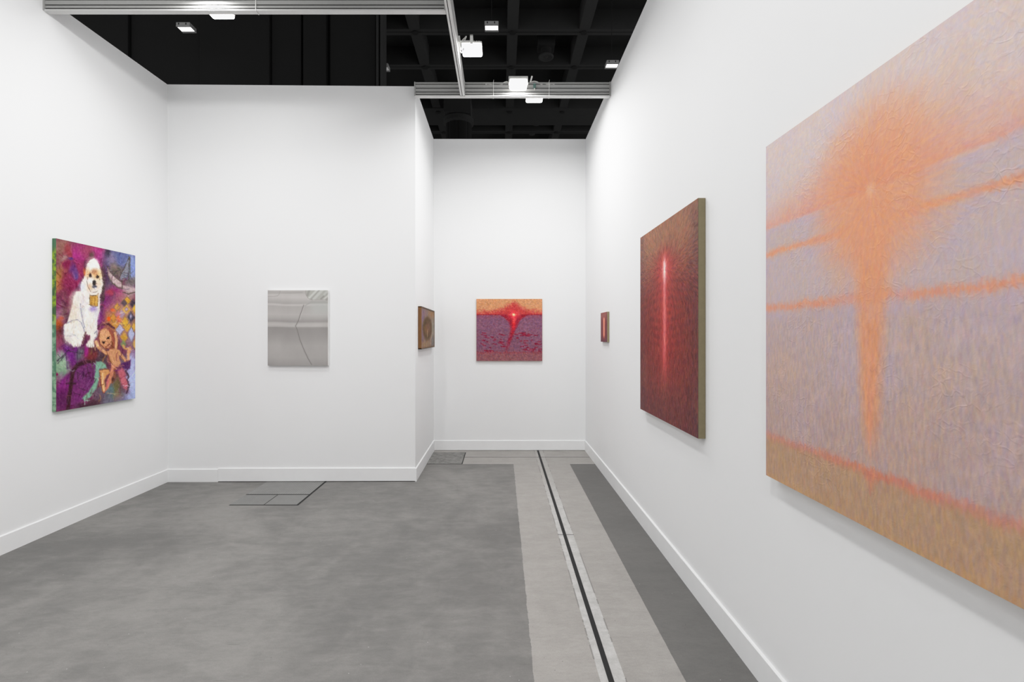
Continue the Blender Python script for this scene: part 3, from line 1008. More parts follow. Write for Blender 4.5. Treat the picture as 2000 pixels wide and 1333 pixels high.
# ---- E: silver grey panel on the middle wall
def painting_silver():
    yw = ymid((582 - CX) / F * YM)
    Y = yw - .030
    x0, x1 = (522.8 - CX) / F * Y, (640.6 - CX) / F * Y
    zt_, zb_ = EYE - (567.3 - CY) / F * Y, EYE - (714.6 - CY) / F * Y
    t = empty('painting', ((x0 + x1) / 2, yw, zb_), 'silver grey upright painting of smooth upholstery seams, alone on the middle wall', 'painting')
    cv = Canvas(260, 325, (x0, Y, zt_), (x1 - x0, 0, 0), (0, 0, zb_ - zt_))
    X, Yp = (cv.px - 490) * 7.015, (cv.py - 550) * 7.015
    n1 = vnoise(cv.H, cv.W, (3, 2), 31); n2 = vnoise(cv.H, cv.W, (4, 6), 32)
    wob = Yp + (n1 - .5) * 26
    ks = [(118, 166), (150, 160), (178, 172), (215, 174), (295, 154), (318, 176), (340, 158), (400, 162), (450, 166), (500, 156), (545, 143), (572, 166), (600, 170), (617, 164), (640, 139), (700, 142), (780, 148), (880, 158), (960, 158), (1040, 157), (1110, 150), (1150, 144)]
    g = np.interp(wob, [k[0] for k in ks], [k[1] for k in ks])
    g = g + (n2 - .5) * 9
    cv.img[:] = np.stack([g + 1.5, g - 1.5, g - 3.5], -1)
    # greener upholstery at right above the first seam
    m = smooth(X, 740, 900) * smooth(Yp, 510, 400) * smooth(Yp, 255, 330)
    cv.over(m * .7, (168, 170, 167))
    # folded patch at the top right
    pts = [(752, 100), (756, 180), (785, 232), (840, 250), (930, 248), (1070, 246), (1070, 100)]
    cv.poly(X, Yp, pts, (160, 160, 155), 1, 10)
    for (a_, b_, w_, c_, k_) in (((905, 120), (790, 235), 26, (186, 188, 184), .8), ((975, 120), (860, 240), 40, (178, 180, 176), .8), ((940, 120), (830, 240), 14, (140, 139, 135), .6),
                                 ((1060, 150), (960, 240), 20, (132, 131, 127), .7), ((1070, 185), (1000, 245), 18, (186, 187, 183), .8), ((800, 120), (775, 190), 30, (138, 137, 133), .7), ((1070, 110), (1010, 180), 34, (176, 178, 174), .7), ((1080, 215), (1040, 250), 30, (140, 138, 134), .7)):
        cv.line(X, Yp, [a_, b_], w_, c_, k_, 14)
    cv.line(X, Yp, [(750, 110), (754, 180), (785, 234), (840, 252)], 7, (136, 132, 128), .7, 7)
    cv.line(X, Yp, [(840, 252), (1070, 248)], 9, (144, 142, 138), .6, 8)
    cv.line(X, Yp, [(830, 285), (1070, 285)], 28, (152, 152, 149), .7, 20)
    cv.line(X, Yp, [(812, 292), (730, 340)], 12, (148, 148, 146), .8, 10)
    cv.line(X, Yp, [(225, 207), (320, 206), (365, 200), (385, 180), (402, 130)], 5, (140, 137, 134), .9, 4)
    cv.line(X, Yp, [(228, 160), (560, 158), (700, 150)], 14, (148, 145, 142), .55, 14)
    sm = [(724, 325), (700, 395), (672, 470), (655, 530), (612, 612), (632, 655), (650, 720), (672, 800), (708, 890), (742, 970), (785, 1060), (832, 1140)]
    cv.line(X, Yp, sm, 22, (128, 125, 122), .22, 22)
    cv.line(X, Yp, sm, 8, (112, 109, 106), .9, 5)
    cv.line(X, Yp, [(736, 325), (684, 470), (667, 530)], 8, (186, 183, 181), .5, 8)
    cv.line(X, Yp, [(228, 632), (1060, 632)], 8, (134, 131, 128), .5, 8)
    cv.mesh('painted_face', paint_mat('silver_paint', .45, .02, 60, 30, .04, 0, .2), t, PAINT_E)
    canvas_body('canvas_edge', (x0, Y + .001, zb_), (x1, yw - .002, zt_), t, simple('silver_edge', (.8, .8, .79, 1), .5), .0008)


PAINT_E = 1.14


# ---- F: brown framed picture on the niche side wall
def painting_oval():
    yn, yf = 5.045, 6.03
    xw = XS; xf_ = XS + .036
    zt_, zb_ = 1.752, 1.310
    t = empty('painting', (xw + .018, (yn + yf) / 2, zb_), 'small brown painting of a dark oval in a wooden frame, on the niche side wall', 'painting')
    b = .014
    cv = Canvas(200, 120, (xf_ - .004, yn + b, zt_ - b), (0, yf - yn - 2 * b, 0), (0, 0, zb_ - zt_ + 2 * b))
    X, Yp = (cv.px - 805) * 13.33, (cv.py - 590) * 13.33
    n1 = vnoise(cv.H, cv.W, (12, 20), 41); n2 = vnoise(cv.H, cv.W, (6, 40), 42)
    cv.fill((134, 114, 108))
    cv.over(smooth(n2, .4, .7) * .5, (150, 116, 74))
    cv.blob(X, Yp, 280, 350, 70, 190, (128, 104, 122), .8)
    cv.blob(X, Yp, 262, 800, 40, 330, (122, 100, 114), .8)
    cv.blob(X, Yp, 520, 320, 80, 110, (156, 116, 70), .8)
    cv.blob(X, Yp, 395, 690, 118, 300, (88, 64, 30), .98, .16)
    cv.blob(X, Yp, 420, 690, 55, 150, (138, 96, 78), .6)
    cv.blob(X, Yp, 345, 740, 36, 110, (150, 106, 46), .45)
    cv.blob(X, Yp, 548, 720, 32, 300, (150, 148, 132), .85)
    cv.blob(X, Yp, 545, 1040, 45, 150, (112, 112, 108), .8)
    cv.blob(X, Yp, 350, 1120, 110, 90, (158, 126, 82), .7)
    cv.line(X, Yp, [(395, 730), (395, 920)], 8, (214, 190, 140), .9, 6)
    cv.line(X, Yp, [(530, 800), (490, 960), (482, 1100)], 10, (190, 178, 146), .7, 8)
    cv.dabs(7000, 6, 1.4, 18, lambda R, C: np.full(len(R), math.pi / 2), .6, [(20, 8, -8), (-18, -14, -4), (6, 0, 16), (14, 14, 10)])
    cv.mesh('painted_face', paint_mat('oval_paint', .6, .1, 200, 90, .2), t, .86)
    MB().box((xw + .002, yn + .004, zb_ + .004), (xf_ - .006, yf - .004, zt_ - .004)).build('backing', M_LINEN, t)
    fr = MB()
    fr.box((xw + .001, yn, zb_), (xf_, yn + .012, zt_), .001); fr.box((xw + .001, yf - .012, zb_), (xf_, yf, zt_), .001)
    fr.box((xw + .001, yn, zb_), (xf_, yf, zb_ + .011), .001); fr.box((xw + .001, yn, zt_ - .011), (xf_, yf, zt_), .001)
    n = NT('frame_wood')
    v = n.obj((18, 18, 2))
    f = n.noise(v, 6, 5, .65, 1.0)
    n.base(n.mix(f, rgb(92, 58, 22), rgb(138, 92, 42))); n.rough(.5)
    fr.build('wood_frame', n.mat, t)
    lp = MB()
    q = xf_ + .0012
    lp.box((xf_ - .002, yf - .008, zb_), (q, yf, zt_)); lp.box((xf_ - .002, yn, zt_ - .007), (q, yf, zt_)); lp.box((xf_ - .002, yn, zb_), (q, yf, zb_ + .006))
    lp.build('frame_lip', simple('dark_lip', rgb(62, 56, 50), .6), t)


# ---- G: white dog painting on the left wall
def painting_dog():
    yn, yf = 3.622, 4.405
    xf_ = XL + .031
    zt_, zb_ = 2.168, .888
    t = empty('painting', (XL + .015, (yn + yf) / 2, zb_), 'colourful painting of a seated white dog above a small orange figure, on the left wall', 'painting')
    cv = Canvas(300, 490, (xf_, yn, zt_), (0, yf - yn, 0), (0, 0, zb_ - zt_))
    X, Y = (cv.px - 90) * 7.016, (cv.py - 450) * 7.016         # frame of the enlarged view
    H, W = cv.H, cv.W
    n1 = vnoise(H, W, (14, 9), 51); n2 = vnoise(H, W, (30, 20), 52)
    Xw, Yw = X + (n1 - .5) * 90, Y + (vnoise(H, W, (14, 9), 53) - .5) * 110
    cv.fill((122, 58, 84))
    B = lambda cx, cy, rx, ry, c_, k=.9, soft=.5: cv.blob(Xw, Yw, cx, cy, rx, ry, c_, k, soft)
    PO = lambda pts, c_, k=1.0, soft=10: cv.poly(X + (n2 - .5) * 14, Y + (n1 - .5) * 14, pts, c_, k, soft)
    LI = lambda pts, w_, c_, k=.85, soft=6: cv.line(X + (n2 - .5) * 12, Y + (n1 - .5) * 12, pts, w_, c_, k, soft)
    # ground colours
    B(190, 220, 130, 140, (142, 98, 86)); B(260, 560, 190, 190, (138, 92, 78)); B(240, 640, 140, 150, (156, 102, 66)); B(195, 740, 60, 110, (192, 150, 58), .85)
    B(420, 480, 160, 260, (142, 44, 88)); B(320, 800, 130, 200, (136, 34, 78)); B(430, 640, 80, 160, (150, 44, 92)); B(190, 1010, 90, 150, (124, 36, 86)); B(250, 960, 70, 150, (116, 72, 76), .6)
    B(440, 310, 90, 110, (170, 44, 134)); B(300, 300, 55, 100, (150, 56, 66)); B(640, 270, 200, 90, (156, 66, 98)); B(710, 350, 75, 170, (172, 52, 124)); B(640, 350, 50, 60, (96, 78, 68), .8)
    B(240, 400, 50, 50, (166, 146, 134), .7); B(260, 480, 60, 60, (128, 26, 70), .9); B(350, 530, 45, 60, (92, 48, 120), .8); B(390, 600, 30, 50, (84, 70, 140), .8); B(330, 410, 40, 25, (76, 52, 128), .8)
    B(190, 1160, 90, 120, (156, 104, 140), .8); B(250, 1130, 60, 90, (104, 74, 70), .7); B(170, 1320, 60, 90, (202, 92, 34), .9); B(210, 1200, 30, 40, (205, 90, 60), .7)
    B(210, 1480, 110, 150, (106, 54, 56)); B(180, 1580, 80, 120, (158, 74, 96), .8)
    B(870, 540, 90, 330, (72, 46, 82), .9); B(1010, 420, 210, 180, (112, 114, 152), .95); B(1050, 360, 110, 110, (88, 98, 150), .7); B(1190, 540, 80, 230, (124, 144, 196), .9); B(900, 440, 70, 80, (140, 122, 150), .7); B(840, 330, 40, 60, (60, 50, 66), .8)
    B(960, 560, 90, 90, (104, 92, 78), .9); B(920, 520, 50, 40, (150, 128, 122), .6); B(900, 790, 110, 120, (98, 82, 100), .95); B(1170, 720, 90, 80, (112, 100, 98), .9)
    B(1130, 860, 130, 90, (168, 142, 150), .9); B(930, 890, 110, 110, (164, 50, 112), .95); B(900, 930, 55, 70, (90, 60, 80), .8); B(860, 870, 40, 40, (180, 60, 70), .7); B(1000, 900, 60, 70, (160, 66, 120), .7)
    B(850, 1040, 120, 120, (132, 40, 116), .95); B(770, 1180, 70, 220, (124, 42, 112), .95); B(770, 830, 30, 260, (76, 60, 60), .85)
    # harlequin patches
    B(1060, 1180, 200, 260, (176, 132, 112), .9); B(930, 1240, 120, 160, (196, 128, 64), .8); B(1150, 1500, 110, 120, (150, 120, 130), .7)
    dia = [(1110, 965, 55, 60, (212, 158, 46)), (1190, 1010, 45, 70, (70, 58, 74)), (1070, 1000, 40, 50, (92, 74, 84)), (1100, 1090, 60, 70, (214, 164, 66)), (1100, 1085, 26, 32, (172, 150, 190)), (1035, 1150, 50, 60, (168, 142, 168)), (975, 1050, 45, 60, (206, 148, 62)),
           (1165, 1195, 50, 80, (58, 52, 72)), (1165, 1180, 20, 44, (176, 166, 200)), (1215, 1080, 34, 60, (216, 168, 56)), (1085, 1260, 55, 75, (216, 166, 54)), (985, 1160, 45, 60, (190, 116, 128)), (920, 1200, 45, 70, (204, 136, 56)), (1000, 1235, 36, 60, (208, 104, 84)),
           (1010, 1365, 60, 80, (172, 170, 204)), (1110, 1325, 55, 75, (214, 162, 52)), (1168, 1425, 52, 105, (168, 174, 208)), (1068, 1470, 50, 80, (206, 158, 52)), (1205, 1320, 36, 75, (208, 160, 66)), (940, 1300, 50, 70, (206, 146, 62)), (1215, 1560, 36, 80, (206, 164, 90)), (1060, 1560, 40, 60, (120, 140, 90))]
    for cx, cy, rx, ry, c_ in dia:
        PO([(cx, cy - ry), (cx + rx, cy), (cx, cy + ry), (cx - rx, cy)], c_, .95, 12)
    for cx, cy, rx, ry, c_ in dia[::2]:
        LI([(cx, cy - ry), (cx + rx, cy), (cx, cy + ry), (cx - rx, cy), (cx, cy - ry)], 6, (78, 66, 78), .55)
    cv.blob(X, Y, 860, 1215, 24, 30, (238, 88, 20), 1, .2); cv.blob(X, Y, 992, 1205, 18, 32, (232, 96, 40), .9, .3); cv.blob(X, Y, 912, 1095, 30, 20, (224, 96, 44), .9, .3)
    # winged shape
    PO([(835, 488), (862, 545), (905, 605), (970, 660), (1032, 700), (1040, 785), (975, 775), (900, 715), (855, 625)], (184, 160, 160), 1, 10)
    PO([(998, 655), (1060, 540), (1138, 372), (1150, 400), (1128, 560), (1105, 655), (1040, 690)], (132, 132, 146), 1, 10)
    PO([(1040, 750), (1110, 770), (1222, 800), (1222, 850), (1130, 845), (1050, 815)], (182, 158, 160), 1, 10)
    for L_ in ([(835, 488), (870, 560), (960, 655), (1040, 710)], [(998, 655), (1060, 540), (1140, 370)], [(1142, 370), (1140, 480), (1125, 650)], [(1040, 690), (1042, 800)], [(845, 600), (900, 710), (980, 780), (1040, 800)], [(1050, 850), (1130, 870), (1222, 850)]):
        LI(L_, 14, (84, 72, 62), .8, 8)
    PO([(1165, 370), (1222, 380), (1222, 640), (1150, 640)], (128, 146, 200), .7, 16)
    LI([(1150, 370), (1150, 640)], 16, (92, 92, 82), .8, 10)
    # lower half
    B(330, 1720, 170, 190, (112, 42, 116)); B(560, 1640, 160, 130, (96, 36, 80)); B(470, 1700, 70, 70, (112, 132, 124), .7); B(760, 1750, 110, 170, (84, 62, 70), .95)
    B(200, 1730, 90, 70, (168, 186, 170), .75); B(190, 1900, 110, 180, (128, 164, 132), .95); B(210, 1830, 60, 60, (150, 176, 150), .8); B(340, 1660, 70, 150, (116, 34, 126), .8); B(370, 1560, 90, 60, (150, 120, 180), .5)
    PO([(140, 2480), (140, 2160), (200, 2070), (260, 1990), (340, 1930), (400, 1850), (560, 1790), (720, 1830), (760, 1950), (690, 2130), (560, 2250), (480, 2340), (470, 2420)], (112, 46, 104), 1, 20)
    B(230, 2150, 100, 150, (146, 40, 134), .75); B(500, 2080, 130, 200, (116, 52, 110), .7); B(230, 2290, 90, 120, (92, 30, 80), .7); B(430, 2240, 90, 170, (124, 44, 112), .7)
    PO([(690, 1800), (760, 1795), (820, 1840), (835, 1890), (730, 1900), (725, 2040), (690, 2170), (610, 2290), (520, 2340), (500, 2300), (580, 2220), (660, 2080), (672, 1930)], (124, 170, 146), 1, 12)
    B(1185, 1830, 80, 160, (168, 172, 214), .9); B(1195, 2130, 100, 260, (172, 186, 230), .95); B(1130, 2330, 110, 90, (150, 164, 208), .9); B(1060, 1780, 60, 80, (110, 90, 110), .8)
    B(880, 2240, 150, 130, (92, 128, 128), .95); B(760, 2300, 110, 110, (112, 88, 106), .9); B(960, 2180, 50, 180, (116, 106, 62), .85); B(980, 2330, 60, 90, (140, 112, 96), .8)
    B(560, 2420, 150, 60, (72, 46, 56), .95); B(690, 2370, 130, 70, (84, 54, 66), .9); B(830, 2380, 80, 70, (110, 112, 130), .8); B(1020, 2360, 90, 60, (120, 112, 150), .8)
    # dark arch
    LI([(300, 2440), (318, 2270), (345, 2090), (365, 1930), (430, 1845), (560, 1800), (650, 1790)], 52, (66, 34, 40), .92, 18)
    LI([(280, 2100), (400, 2100)], 24, (62, 32, 38), .8, 14); LI([(620, 1780), (640, 1900)], 16, (90, 70, 60), .7, 8)
    for a_, b_ in (((390, 1930), (560, 2010)), ((430, 1950), (440, 2060)), ((560, 1870), (590, 1990)), ((600, 2060), (660, 2030)), ((520, 1950), (500, 2040)), ((640, 1930), (640, 2050)), ((450, 2160), (560, 2200)), ((380, 2230), (470, 2260)), ((660, 2090), (690, 2030))):
        LI([a_, b_], 12, (68, 34, 56), .7, 6)
    LI([(150, 1790), (240, 1720), (300, 1650), (430, 1680), (520, 1690)], 15, (62, 50, 66), .8, 6); LI([(160, 1830), (230, 1750), (280, 1700)], 12, (64, 56, 66), .7, 6)
    LI([(270, 1600), (290, 1900)], 12, (84, 36, 100), .7); LI([(430, 1640), (430, 1830)], 10, (60, 60, 74), .7); LI([(160, 1700), (210, 1760)], 10, (60, 56, 66), .7)
    cv.blob(X, Y, 618, 1700, 88, 82, (128, 54, 54), .95, .25); cv.blob(X, Y, 552, 1665, 30, 70, (164, 36, 134), .85, .4); cv.blob(X, Y, 650, 1640, 50, 36, (84, 42, 50), .8, .4)
    cv.blob(X, Y, 150, 1976, 16, 18, (132, 22, 84), 1, .2)
    LI([(520, 2300), (540, 2330), (600, 2335)], 12, (150, 190, 168), .8); LI([(530, 2330), (528, 2390)], 9, (160, 196, 176), .8); LI([(570, 2340), (560, 2300)], 9, (170, 200, 180), .7)
    # small figure
    sk, skd, pk = (212, 150, 104), (150, 82, 60), (192, 98, 112)
    PO([(730, 1380), (800, 1330), (880, 1340), (960, 1400), (990, 1480), (980, 1620), (900, 1640), (840, 1620), (740, 1560), (710, 1480)], (146, 78, 66), 1, 12)
    LI([(700, 1340), (760, 1290), (860, 1290), (930, 1340)], 34, (92, 46, 62), .9, 14)
    cv.blob(X, Y, 808, 1490, 92, 138, sk, 1, .12); cv.blob(X, Y, 795, 1430, 60, 70, (226, 166, 118), .7, .4)
    LI([(735, 1400), (720, 1480), (740, 1560), (800, 1620), (860, 1620)], 14, (120, 56, 50), .85); LI([(870, 1370), (915, 1470), (925, 1570), (890, 1630)], 22, (164, 84, 62), .9)
    LI([(810, 1370), (812, 1470)], 4, (120, 80, 60), .7); LI([(765, 1535), (815, 1520)], 10, (80, 40, 36), .9); LI([(830, 1490), (870, 1455)], 10, (80, 40, 36), .9)
    cv.blob(X, Y, 790, 1542, 16, 14, (42, 26, 26), 1, .3); cv.blob(X, Y, 852, 1478, 16, 14, (42, 26, 26), 1, .3)
    LI([(815, 1600), (860, 1570), (890, 1530)], 9, (130, 60, 50), .9); LI([(835, 1500), (860, 1560), (835, 1575)], 7, (150, 84, 62), .8); LI([(850, 1600), (895, 1560)], 8, (232, 180, 140), .7)
    LI([(945, 1410), (965, 1500), (955, 1620)], 34, (216, 160, 112), .95, 10); LI([(985, 1400), (995, 1560)], 10, (128, 104, 130), .8)
    PO([(835, 1665), (880, 1630), (960, 1620), (1010, 1650), (1005, 1760), (1020, 1830), (985, 1880), (920, 1870), (880, 1800), (848, 1740)], (206, 146, 102), 1, 10)
    LI([(690, 1530), (715, 1600), (770, 1650), (840, 1690)], 44, (218, 158, 112), .95, 10); LI([(690, 1520), (705, 1580)], 26, (230, 184, 140), .8, 8); LI([(730, 1640), (800, 1700), (850, 1710)], 8, (122, 66, 52), .85)
    LI([(1000, 1670), (1060, 1760), (1110, 1810), (1130, 1830)], 46, (206, 148, 100), .95, 10); LI([(1130, 1840), (1125, 1700), (1140, 1620)], 36, (222, 160, 110), .95, 10); LI([(1060, 1580), (1080, 1620), (1160, 1630)], 30, (218, 160, 90), .8, 12); LI([(1150, 1600), (1150, 1680)], 20, (206, 140, 100), .8)
    LI([(1010, 1720), (1090, 1820), (1140, 1860)], 8, (112, 62, 48), .85); LI([(1085, 1660), (1100, 1800)], 8, (112, 62, 60), .7)
    for k in range(10):
        xx_ = 850 + k * 15
        LI([(xx_, 1660 + (k % 3) * 14), (xx_ + 8, 1780 + (k % 4) * 16)], 3.5, (162, 100, 72), .6, 3)
    LI([(840, 1680), (870, 1790), (930, 1870)], 9, (116, 60, 48), .85)
    PO([(1030, 1830), (1160, 1780), (1150, 1900), (1110, 1920), (1040, 1880)], (84, 32, 96), .95, 12)
    PO([(975, 1925), (1040, 1890), (1090, 1960), (1080, 2020), (1130, 2080), (1120, 2190), (1070, 2170), (1020, 2080)], pk, 1, 14); LI([(1090, 1930), (1130, 2010), (1110, 2050), (1140, 2130), (1105, 2230)], 22, (72, 46, 62), .85, 10)
    PO([(900, 1850), (950, 1850), (930, 1960), (900, 2060), (850, 2170), (800, 2230), (830, 2080), (870, 1970)], (206, 130, 98), 1, 10); LI([(850, 2060), (820, 2160), (790, 2230)], 26, (200, 96, 102), .8, 10)
    PO([(725, 1925), (780, 1900), (860, 1900), (880, 1960), (830, 1990), (800, 2060), (815, 2160), (800, 2225), (765, 2210), (745, 2060)], (212, 152, 92), 1, 10); LI([(775, 1960), (778, 2100), (795, 2200)], 16, (240, 200, 152), .85, 8)
    LI([(725, 1925), (800, 1905), (870, 1905)], 9, (104, 56, 46), .85); LI([(735, 1950), (750, 2100), (775, 2230), (810, 2235)], 9, (110, 58, 54), .85); LI([(870, 1970), (815, 2060), (820, 2150)], 9, (110, 58, 50), .8); LI([(940, 1900), (940, 2000), (900, 2090)], 24, (150, 92, 58), .8, 10); cv.blob(X, Y, 918, 2040, 22, 30, (80, 44, 40), .8, .4)
    for k in range(170):
        x0_, y0_ = RNG.uniform(150, 1200), RNG.uniform(130, 2440)
        a0_ = RNG.uniform(0, 6.28); pts_ = [(x0_, y0_)]
        for q in range(4):
            a0_ += RNG.normal(0, .5); l_ = RNG.uniform(12, 34)
            pts_.append((pts_[-1][0] + l_ * math.cos(a0_), pts_[-1][1] + l_ * math.sin(a0_) * 1.3))
        r0_ = int(np.clip((y0_ - 260) / 2180 * H, 0, H - 1)); c0_ = int(np.clip((x0_ - 135) / 1087 * W, 0, W - 1))
        base_ = cv.img[r0_, c0_] + RNG.normal(0, 10, 3) + RNG.choice([-46, -30, 26, 38])
        cv.line(X, Y, pts_, RNG.uniform(6, 16), np.clip(base_, 8, 240), .6, 7)
    # the dog
    wh = (232, 224, 212)
    LI([(545, 430), (520, 640), (465, 760), (385, 860), (345, 1060), (290, 1250), (225, 1340), (250, 1520), (370, 1620)], 40, (90, 48, 74), .7, 22)
    dog = [(650, 386), (600, 408), (560, 465), (540, 560), (520, 650), (482, 720), (470, 780), (478, 830), (405, 850), (378, 920), (356, 1050), (312, 1180), (292, 1262), (242, 1300), (240, 1420), (265, 1500), (330, 1550), (380, 1602), (470, 1592), (490, 1530), (530, 1450), (560, 1420), (600, 1440), (602, 1490), (548, 1570), (570, 1605), (630, 1612), (662, 1590), (650, 1510), (690, 1470), (716, 1400), (695, 1330), (702, 1250), (728, 1120), (742, 1030), (735, 900), (765, 840), (778, 740), (765, 620), (738, 500), (700, 415)]
    PO(dog, wh, 1, 9)
    D = lambda cx, cy, rx, ry, c_, k=.7, soft=.6: cv.blob(X + (n2 - .5) * 26, Y + (n1 - .5) * 26, cx, cy, rx, ry, c_, k, soft)
    D(380, 1080, 60, 180, (214, 192, 170), .6); D(560, 1100, 60, 200, (244, 240, 232), .7); D(430, 930, 70, 90, (240, 232, 222), .6); D(650, 1250, 40, 200, (240, 232, 220), .6); D(380, 1420, 110, 120, (240, 234, 224), .7); D(300, 1480, 50, 70, (206, 196, 190), .5)
    D(690, 1150, 40, 140, (196, 196, 214), .5); D(500, 1060, 26, 160, (176, 178, 200), .55); D(490, 780, 40, 60, (206, 214, 228), .7); D(520, 960, 50, 80, (226, 208, 206), .6)
    LI([(470, 1010), (486, 1150), (512, 1270), (530, 1330)], 14, (130, 128, 156), .75, 10); LI([(292, 1275), (360, 1235), (430, 1228), (490, 1275), (515, 1350), (530, 1400)], 12, (112, 116, 148), .8, 8)
    LI([(540, 1400), (525, 1480), (500, 1560)], 26, (110, 72, 76), .9, 12); LI([(660, 1420), (690, 1380), (700, 1450), (670, 1480)], 14, (120, 122, 140), .8, 8); LI([(245, 1320), (250, 1430)], 14, (170, 172, 190), .7, 10)
    for a_, b_ in (((400, 1570), (395, 1600)), ((430, 1570), (428, 1600)), ((455, 1560), (460, 1590)), ((580, 1570), (575, 1605)), ((605, 1575), (603, 1610)), ((630, 1570), (632, 1606))):
        LI([a_, b_], 7, (110, 96, 100), .8, 4)
    D(340, 1450, 70, 12, (176, 170, 176), .5); LI([(350, 1420), (400, 1440), (440, 1490)], 8, (150, 150, 168), .6, 8)
    for k in range(260):
        x0_, y0_ = RNG.uniform(250, 740), RNG.uniform(860, 1590)
        r0_ = int(np.argmin(np.abs(Y[:, W // 2] - y0_))); c0_ = int(np.argmin(np.abs(X[r0_] - x0_)))
        if cv.img[r0_, c0_].min() < 165: continue
        col_ = [(206, 178, 150), (250, 246, 240), (196, 194, 206), (222, 206, 190), (252, 250, 246)][RNG.integers(0, 5)]
        a0_ = RNG.uniform(.9, 2.2)
        cv.line(X, Y, [(x0_, y0_), (x0_ + 26 * math.cos(a0_), y0_ + 34 * math.sin(a0_))], RNG.uniform(5, 12), col_, .5, 6)
    # head
    D(640, 480, 70, 80, (244, 242, 234), .8); D(570, 600, 36, 70, (226, 170, 120), .85); D(524, 575, 18, 46, (216, 106, 46), .85); D(680, 600, 70, 60, (222, 160, 104), .85); D(660, 560, 36, 40, (168, 108, 70), .6); D(735, 640, 30, 80, (232, 196, 130), .7); D(745, 730, 30, 70, (236, 236, 228), .7)
    D(610, 700, 46, 50, (238, 234, 230), .8); D(600, 780, 40, 50, (222, 168, 128), .75); D(710, 740, 40, 60, (230, 190, 158), .7); D(650, 830, 60, 40, (224, 206, 194), .6)
    LI([(575, 640), (556, 700), (575, 780), (610, 840)], 9, (96, 84, 84), .75, 6); LI([(560, 610), (620, 590), (640, 570)], 8, (120, 70, 50), .7, 5); LI([(690, 600), (725, 640), (735, 680)], 9, (100, 66, 56), .75, 6)
    cv.blob(X, Y, 606, 622, 20, 24, (40, 32, 34), .95, .35); cv.blob(X, Y, 704, 640, 20, 22, (52, 40, 40), .95, .35)
    cv.blob(X, Y, 660, 722, 26, 38, (48, 40, 40), .95, .3); cv.blob(X, Y, 664, 774, 36, 20, (70, 74, 90), .9, .35); cv.blob(X, Y, 678, 790, 14, 8, (200, 210, 226), .9, .3); LI([(640, 850), (680, 845), (705, 830)], 8, (90, 74, 70), .7, 5)
    LI([(735, 480), (770, 600), (782, 740), (770, 830)], 9, (92, 78, 62), .75, 6); LI([(655, 384), (600, 402), (552, 470), (534, 570)], 7, (120, 90, 80), .6, 5)
    # tag on the collar
    PO([(600, 890), (708, 885), (712, 1040), (650, 1052), (600, 1020)], (196, 146, 62), 1, 8)
    LI([(600, 870), (598, 1020)], 8, (96, 70, 44), .8, 4); LI([(710, 860), (712, 1040)], 8, (110, 70, 40), .8, 4); LI([(600, 1025), (650, 1055), (712, 1042)], 8, (96, 66, 44), .8, 4); LI([(612, 895), (690, 892)], 12, (70, 62, 66), .7, 6)
    for k in range(4): LI([(622 + k * 22, 920), (624 + k * 21, 1030)], 8, (226, 184, 92) if k % 2 else (150, 100, 44), .7, 5)
    D(645, 1080, 46, 40, (146, 122, 190), .8)

    def ang(R, C): return vnoise(H, W, (6, 4), 60)[R, C] * 6
    cv.dabs(6500, 8, 2.0, 9, ang, .42, [(14, 6, 4), (-12, -8, -4), (4, -8, 8), (-4, 6, -6), (0, 0, 0)])
    fn = vnoise(H, W, (90, 60), 77, 2)[..., None] - .5
    cv.img = np.clip(122 + (cv.img - 128) * 1.06 + fn * 30, 6, 246)
    lum = cv.img.mean(-1, keepdims=True)
    cv.img = lum + (cv.img - lum) * .88
    cv.mesh('painted_face', paint_mat('dog_paint', .5, .06, 120, 70, .25, 0, .10), t, 1.12)
    n = NT('painted_edge_green')
    p, x_, y_, z_ = n.pos()
    f1 = n.ramp(z_, 1.48, 1.62); f2 = n.ramp(n.noise(p, 22, 4), .40, .62)
    c1 = n.mix(f2, rgb(78, 124, 96), rgb(146, 180, 150))
    c2 = n.mix(f2, rgb(58, 92, 52), rgb(140, 168, 30))
    c3 = n.mix(n.ramp(z_, 2.05, 2.12), c2, rgb(66, 108, 76))
    n.base(n.mix(f1, c1, c3)); n.rough(.6)
    canvas_body('canvas_edge', (XL + .0012, yn, zb_), (xf_ - .001, yf, zt_), t, n.mat, .002)


painting_burst(); painting_flame_large(); painting_flame_small(); painting_sun(); painting_silver(); painting_oval(); painting_dog()


# ---------------------------------------------------------------- floor hatches
def tread(name, kind):
    n = NT(name)
    v = n.obj((1, 1, 1))
    if kind == 'dots':
        vo = n.node('ShaderNodeTexVoronoi', {'Vector': v, 'Scale': 46.0, 'Randomness': 0.0})
        h = n.ramp(vo.outputs['Distance'], .42, .22)
    else:
        ck = n.node('ShaderNodeTexBrick', {'Vector': n.obj((9, 9, 9)), 'Scale': 3.2, 'Mortar Size': .05})
        h = ck.outputs['Fac']
    f = n.noise(v, 9, 5, .7)
    g = n.noise(v, 70, 3, .7)
    c = n.mix(f, rgb(118, 118, 116), rgb(150, 150, 148))
    if kind == 'dots': c = n.mix(n.m('MULTIPLY', h, .75), c, rgb(84, 84, 83))
    else: c = n.mix(n.m('MULTIPLY', h, .6), c, rgb(88, 88, 87))
    c = n.mix(n.m('MULTIPLY', n.ramp(g, .66, .74), .55), c, rgb(206, 206, 203))
    n.base(c); n.rough(.5); n.p.inputs['Metallic'].default_value = .15
    n.bump(h, .5, .003)
    return n.mat


